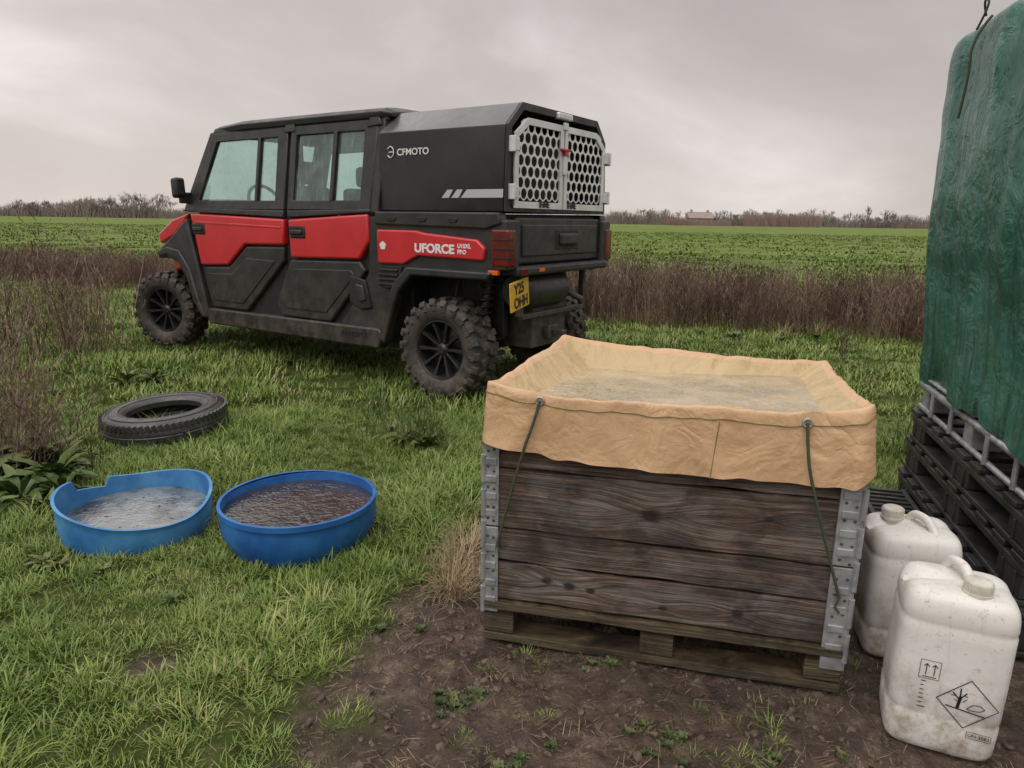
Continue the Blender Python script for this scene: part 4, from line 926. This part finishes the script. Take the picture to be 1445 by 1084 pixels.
def jerry(loc,rz,wx=.262,wy=.222,H=.41,label=True,capx=.055,capy=-.055,tilt=0,lx=0):
    e=empty('jerry_can',loc,rz); e.rotation_euler[1]=tilt
    n=64
    prof=[(0,.86),(.006,.93),(.02,.975),(.05,.99),(.09,1.0),(.095,.985),(.105,.985),(.11,1.0),(.2,1.005),(.30,1.0),(.325,1.0),(.330,.985),(.340,.985),(.345,.997),(.365,.985),(.385,.955),(.398,.90),(.405,.82),(.409,.70),(.410,.4),(.410,.0)]
    V=[];F=[]
    for z,s in prof:
        for i in range(n):
            a=2*math.pi*i/n; ca,sa=math.cos(a),math.sin(a); p=5.5
            rr=(abs(ca)**p+abs(sa)**p)**(-1/p); x=rr*ca*wx/2; y=rr*sa*wy/2
            zz=z*H/.41
            if z>.38: zz-= .022*math.exp(-((y-.02)/.035)**2)*(1 if s<.95 else .3)*(1 if x<.03 else .2)
            V.append((x*s,y*s,zz))
    for j in range(len(prof)-1):
        for i in range(n): F.append((j*n+i,j*n+(i+1)%n,(j+1)*n+(i+1)%n,(j+1)*n+i))
    F.append(tuple(range(n))[::-1])
    mesh_obj('body',V,F,M_jug,e,smooth=True,angle=60)
    ha=Vector((-.02,wy*.40,H-.012)); hb=Vector((capx-.005,capy+.045,H-.006)) if capy<0 else Vector((.05,-.06,H-.01))
    if capy>0: ha=Vector((.0,.05,H-.012))
    tube('handle',[ha,ha.lerp(hb,.15)+Vector((0,0,.034)),ha.lerp(hb,.45)+Vector((0,0,.040)),ha.lerp(hb,.8)+Vector((0,0,.032)),hb],.0125,M_jug,e,spl='NURBS',res=5)
    V=[];F=[]; T=Matrix.Translation((capx,capy,H-.012))@Matrix.Rotation(rad(90),4,'X')
    lathe(V,F,[(0,.046),(.025,.046),(.0285,.044),(.0300,.040),(.0305,.018),(.034,.017),(.034,.010),(.030,.008),(.030,-.01)],40,T); mesh_obj('cap',V,F,M_cap,e,smooth=True,fix=True,angle=40)
    V=[];F=[]
    for i in range(30):
        box_geo(V,F,.0295,.0322,-.0012,.0012,.019,.041,Matrix.Translation((capx,capy,H-.012))@Matrix.Rotation(i*2*math.pi/30,4,'Z'))
    mesh_obj('cap_ribs',V,F,M_cap,e)
    if label:
        y=-wy/2-.0022; V=[];F=[]
        def quad(a,b,c_,d): 
            k=len(V); V.extend([(p[0]+lx,y,p[1]+.012) for p in (a,b,c_,d)]); F.append((k,k+1,k+2,k+3))
        def line(a,b,w_):
            a=Vector(a);b=Vector(b);d=(b-a).normalized(); nn=Vector((-d.y,d.x))*w_/2; quad(a-nn,b-nn,b+nn,a+nn)
        cx,cz,R=.050,.150,.066
        dp=[(cx,cz-R),(cx+R,cz),(cx,cz+R),(cx-R,cz)]
        for i in range(4): line(dp[i],dp[(i+1)%4],.0022)
        line((cx-.020,cz-.018),(cx-.016,cz+.018),.007); line((cx-.017,cz+.008),(cx-.034,cz+.026),.003); line((cx-.016,cz+.012),(cx-.004,cz+.030),.003); line((cx-.017,cz+.016),(cx-.018,cz+.040),.003)
        line((cx-.027,cz+.018),(cx-.037,cz+.017),.002); line((cx-.009,cz+.022),(cx-.001,cz+.020),.002); line((cx-.017,cz+.002),(cx-.030,cz+.008),.002); line((cx-.010,cz+.004),(cx-.002,cz+.014),.002)
        line((cx-.045,cz-.014),(cx+.04,cz-.024),.003)
        fp=[(cx+.0,cz-.012),(cx+.012,cz+.002),(cx+.028,cz+.004),(cx+.038,cz-.004),(cx+.028,cz-.012),(cx+.012,cz-.014)]
        for i in range(6): line(fp[i],fp[(i+1)%6],.0018)
        for a,b in (((-.048,.205),(-.048,.235)),((-.030,.205),(-.030,.235)),((-.054,.20),(-.024,.20)),((-.054,.228),(-.048,.236)),((-.042,.228),(-.048,.236)),((-.036,.228),(-.030,.236)),((-.024,.228),(-.030,.236))): line(a,b,.0020)
        for a,b in (((-.062,.245),(-.018,.245)),((-.062,.195),(-.018,.195)),((-.062,.195),(-.062,.245)),((-.018,.195),(-.018,.245)),((.060,.060),(.112,.060)),((.060,.077),(.112,.077)),((.060,.060),(.060,.077)),((.112,.060),(.112,.077))): line(a,b,.0012)
        for k in range(7): line((-.055,.115+k*.012),(-.048+random.random()*.012,.115+k*.012),.0022)
        mesh_obj('hazard_label',V,F,M_black,e)
        text('label_text','UN 3082',.0125,Matrix(((1,0,0,.063+lx),(0,0,-1,y),(0,1,0,.076),(0,0,0,1))),M_black,e,ext=.0003)
    return e
jerry((1.133,1.640,-.004),rad(-23),wx=.256,H=.432,tilt=rad(1),capx=.030,capy=-.050,lx=-.010)
jerry((1.245,2.03,-.004),rad(-14),wx=.25,label=False,capx=-.045,capy=.045,tilt=rad(-1))
# ------------------------------------------------------------------ covered tank stack
IR=rad(-15.0); TK=(1.955,3.28,0)
M_bp=pm('black_pallet_plastic',(.012,.012,.012),(.034,.032,.030),scale=9,rough=.35,rough2=.7)
pst=empty('plastic_pallet_stack',TK,IR)
def ppal(k,x0,y0,z0,lx=1.1,ly=1.36,h=.150):
    L=[]
    for i in range(9): yy=y0-ly+ly*i/8.*.945; L.append((x0,x0+lx,yy,yy+ly*.075,z0+h-.022,z0+h))
    L.append((x0,x0+.06,y0-ly,y0,z0+h-.05,z0+h-.023)); L.append((x0+lx-.06,x0+lx,y0-ly,y0,z0+h-.05,z0+h-.023))
    for i in range(3):
        for j in range(3):
            xx=x0+(lx-.13)*i/2; yy=y0-ly+(ly-.2)*j/2; L.append((xx+.005,xx+.125,yy+.005,yy+.195,z0+.022,z0+h-.024))
            L.append((xx-.001,xx+.131,yy+.04,yy+.055,z0+.02,z0+h-.051)); L.append((xx-.001,xx+.131,yy+.14,yy+.155,z0+.02,z0+h-.051))
    for i in range(3):
        xx=x0+(lx-.13)*i/2; L.append((xx,xx+.13,y0-ly,y0,z0,z0+.02))
    boxes('pallet_%d'%k,L,M_bp,pst,.004)
ppal(0,-.06,-.02,.0); ppal(1,-.035,.02,.152); ppal(2,-.03,-.0,.304,h=.14)
boxes('loose_grate',[(-.28,-.07,-.62+i*.05,-.60+i*.05,.0,.10) for i in range(9)]+[(-.28,-.26,-.62,-.2,.06,.105),(-.09,-.07,-.62,-.2,.06,.105)],M_bp,pst,.003)
ibc=empty('covered_ibc_tank',TK,IR)
zb=.448
L=[]
for y in (-1.28,-.66,-.08): L.append((.0,.12,y,y+.085,zb,zb+.10)); L.append((.9,1.02,y,y+.085,zb,zb+.10))
L.append((-.005,1.05,-1.3,.02,zb+.145,zb+.16))
boxes('steel_feet',L,M_steel,ibc,.01)
for z,rr in ((zb+.012,.013),(zb+.115,.017)): tube('frame_rail',[(-.0,-1.32,z),(0,.02,z),(1.05,.02,z),(1.05,-1.32,z)],rr,M_steel,ibc,cyc=True)
for y in (-1.12,-.86,-.46,-.20): tube('frame_brace',[(-.012,y,zb+.01),(-.012,y,zb+.125)],.010,M_steel,ibc)
boxes('tank_bottle',[(.05,1.0,-1.25,-.03,zb+.17,1.9)],pm('tank_plastic',(.5,.5,.47),rough=.4),ibc,.05)
m,nt,bs=newmat('green_tarpaulin'); co_=coord(nt,'Object'); cv=coord(nt,'Object',(3,3,.5))
c=ramp(nt,noise_(nt,co_,2.2,5),[(.3,(.018,.095,.070)),(.5,(.036,.145,.110)),(.7,(.085,.235,.19))])
sp=N(nt,'ShaderNodeSeparateXYZ'); nt.links.new(co_,sp.inputs[0]); lowz=rng_(nt,sp.outputs[2],.6,1.5,1.,.25)
al=math_(nt,'MULTIPLY',rng_(nt,noise_(nt,cv,5,8,.7,.8),.47,.62),lowz,clamp=True); c=mixc(nt,math_(nt,'MULTIPLY',al,.8),c,(.018,.042,.024))
c=mixc(nt,rng_(nt,noise_(nt,co_,18,8,.75,1.),.60,.72,0,.45),c,(.10,.085,.05))
nt.links.new(c,bs.inputs['Base Color']); nt.links.new(rng_(nt,noise_(nt,co_,5,4),.35,.65,.15,.38),bs.inputs['Roughness'])
wr=math_(nt,'ADD',noise_(nt,cv,4,5,.6,1.5),math_(nt,'MULTIPLY',noise_(nt,co_,9,5,.6,1.2),.7)); bump_(nt,bs,wr,.8,.035)
def gtarp():
    P0=[(0.,.03),(0.,-1.34),(1.08,-1.34),(1.08,.03)]; V=[];F=[]; seg=44; per=[]
    for k in range(4):
        a=Vector(P0[k]);b=Vector(P0[(k+1)%4])
        nn=[Vector((-1,0)),Vector((0,-1)),Vector((1,0)),Vector((0,1))][k]
        for i in range(seg): per.append((a+(b-a)*(i/seg),nn,k,i/seg))
    rows=30
    for (p,nn,k,t) in per:
        for j in range(rows+4):
            u=min(1,j/rows); z=.585+(2.04-.585)*u
            out=.085*u if k==0 else .02*u
            fold=.030*mn.noise(Vector((p.x*5+k,p.y*5,z*.9)))+.022*mn.noise(Vector((p.x*12,p.y*12+k,z*1.5+3)))*(1.2-u*.4)+.012*mn.noise(Vector((p.x*4,p.y*4,z*7)))
            bul=.03*math.sin(u*math.pi)+.035*math.exp(-(u/.12)**2)*(.5+mn.noise(Vector((p.x*4,p.y*4,7))))
            zz=z+(.05*mn.noise(Vector((p.x*2.2,p.y*2.2+k,5)))+.02*mn.noise(Vector((p.x*9,p.y*9,5))))*(1-u)
            q=p+nn*(fold+bul+out)
            if j>rows:
                f=(j-rows)/4; cc=Vector((.54,-.65)); e2=[.02,.10,.4,.98][j-rows-1]; q=q+(cc-q)*e2; zz=2.04+[.022,.05,.07,.08][j-rows-1]+.03*mn.noise(Vector((q.x*4,q.y*4,1)))
            V.append((q.x,q.y,zz))
    n=len(per); R=rows+4
    for i in range(n):
        for j in range(R-1): F.append((i*R+j,((i+1)%n)*R+j,((i+1)%n)*R+j+1,i*R+j+1))
    o=mesh_obj('green_tarpaulin',V,F,m,ibc,smooth='all',fix=True); s=o.modifiers.new('s','SUBSURF'); s.levels=1; s.render_levels=1
    return o
gtarp()
tube('tie_rope',[(-.10,-.50,2.05),(-.160,-.51,1.97),(-.145,-.50,1.85),(-.155,-.47,1.70)],.005,M_cord,ibc,spl='NURBS')
tube('tie_loop',[(-.12,-.50,2.05),(-.15,-.54,2.10),(-.13,-.58,2.08),(-.15,-.52,2.0)],.004,M_cord,ibc,spl='NURBS')
print('done')
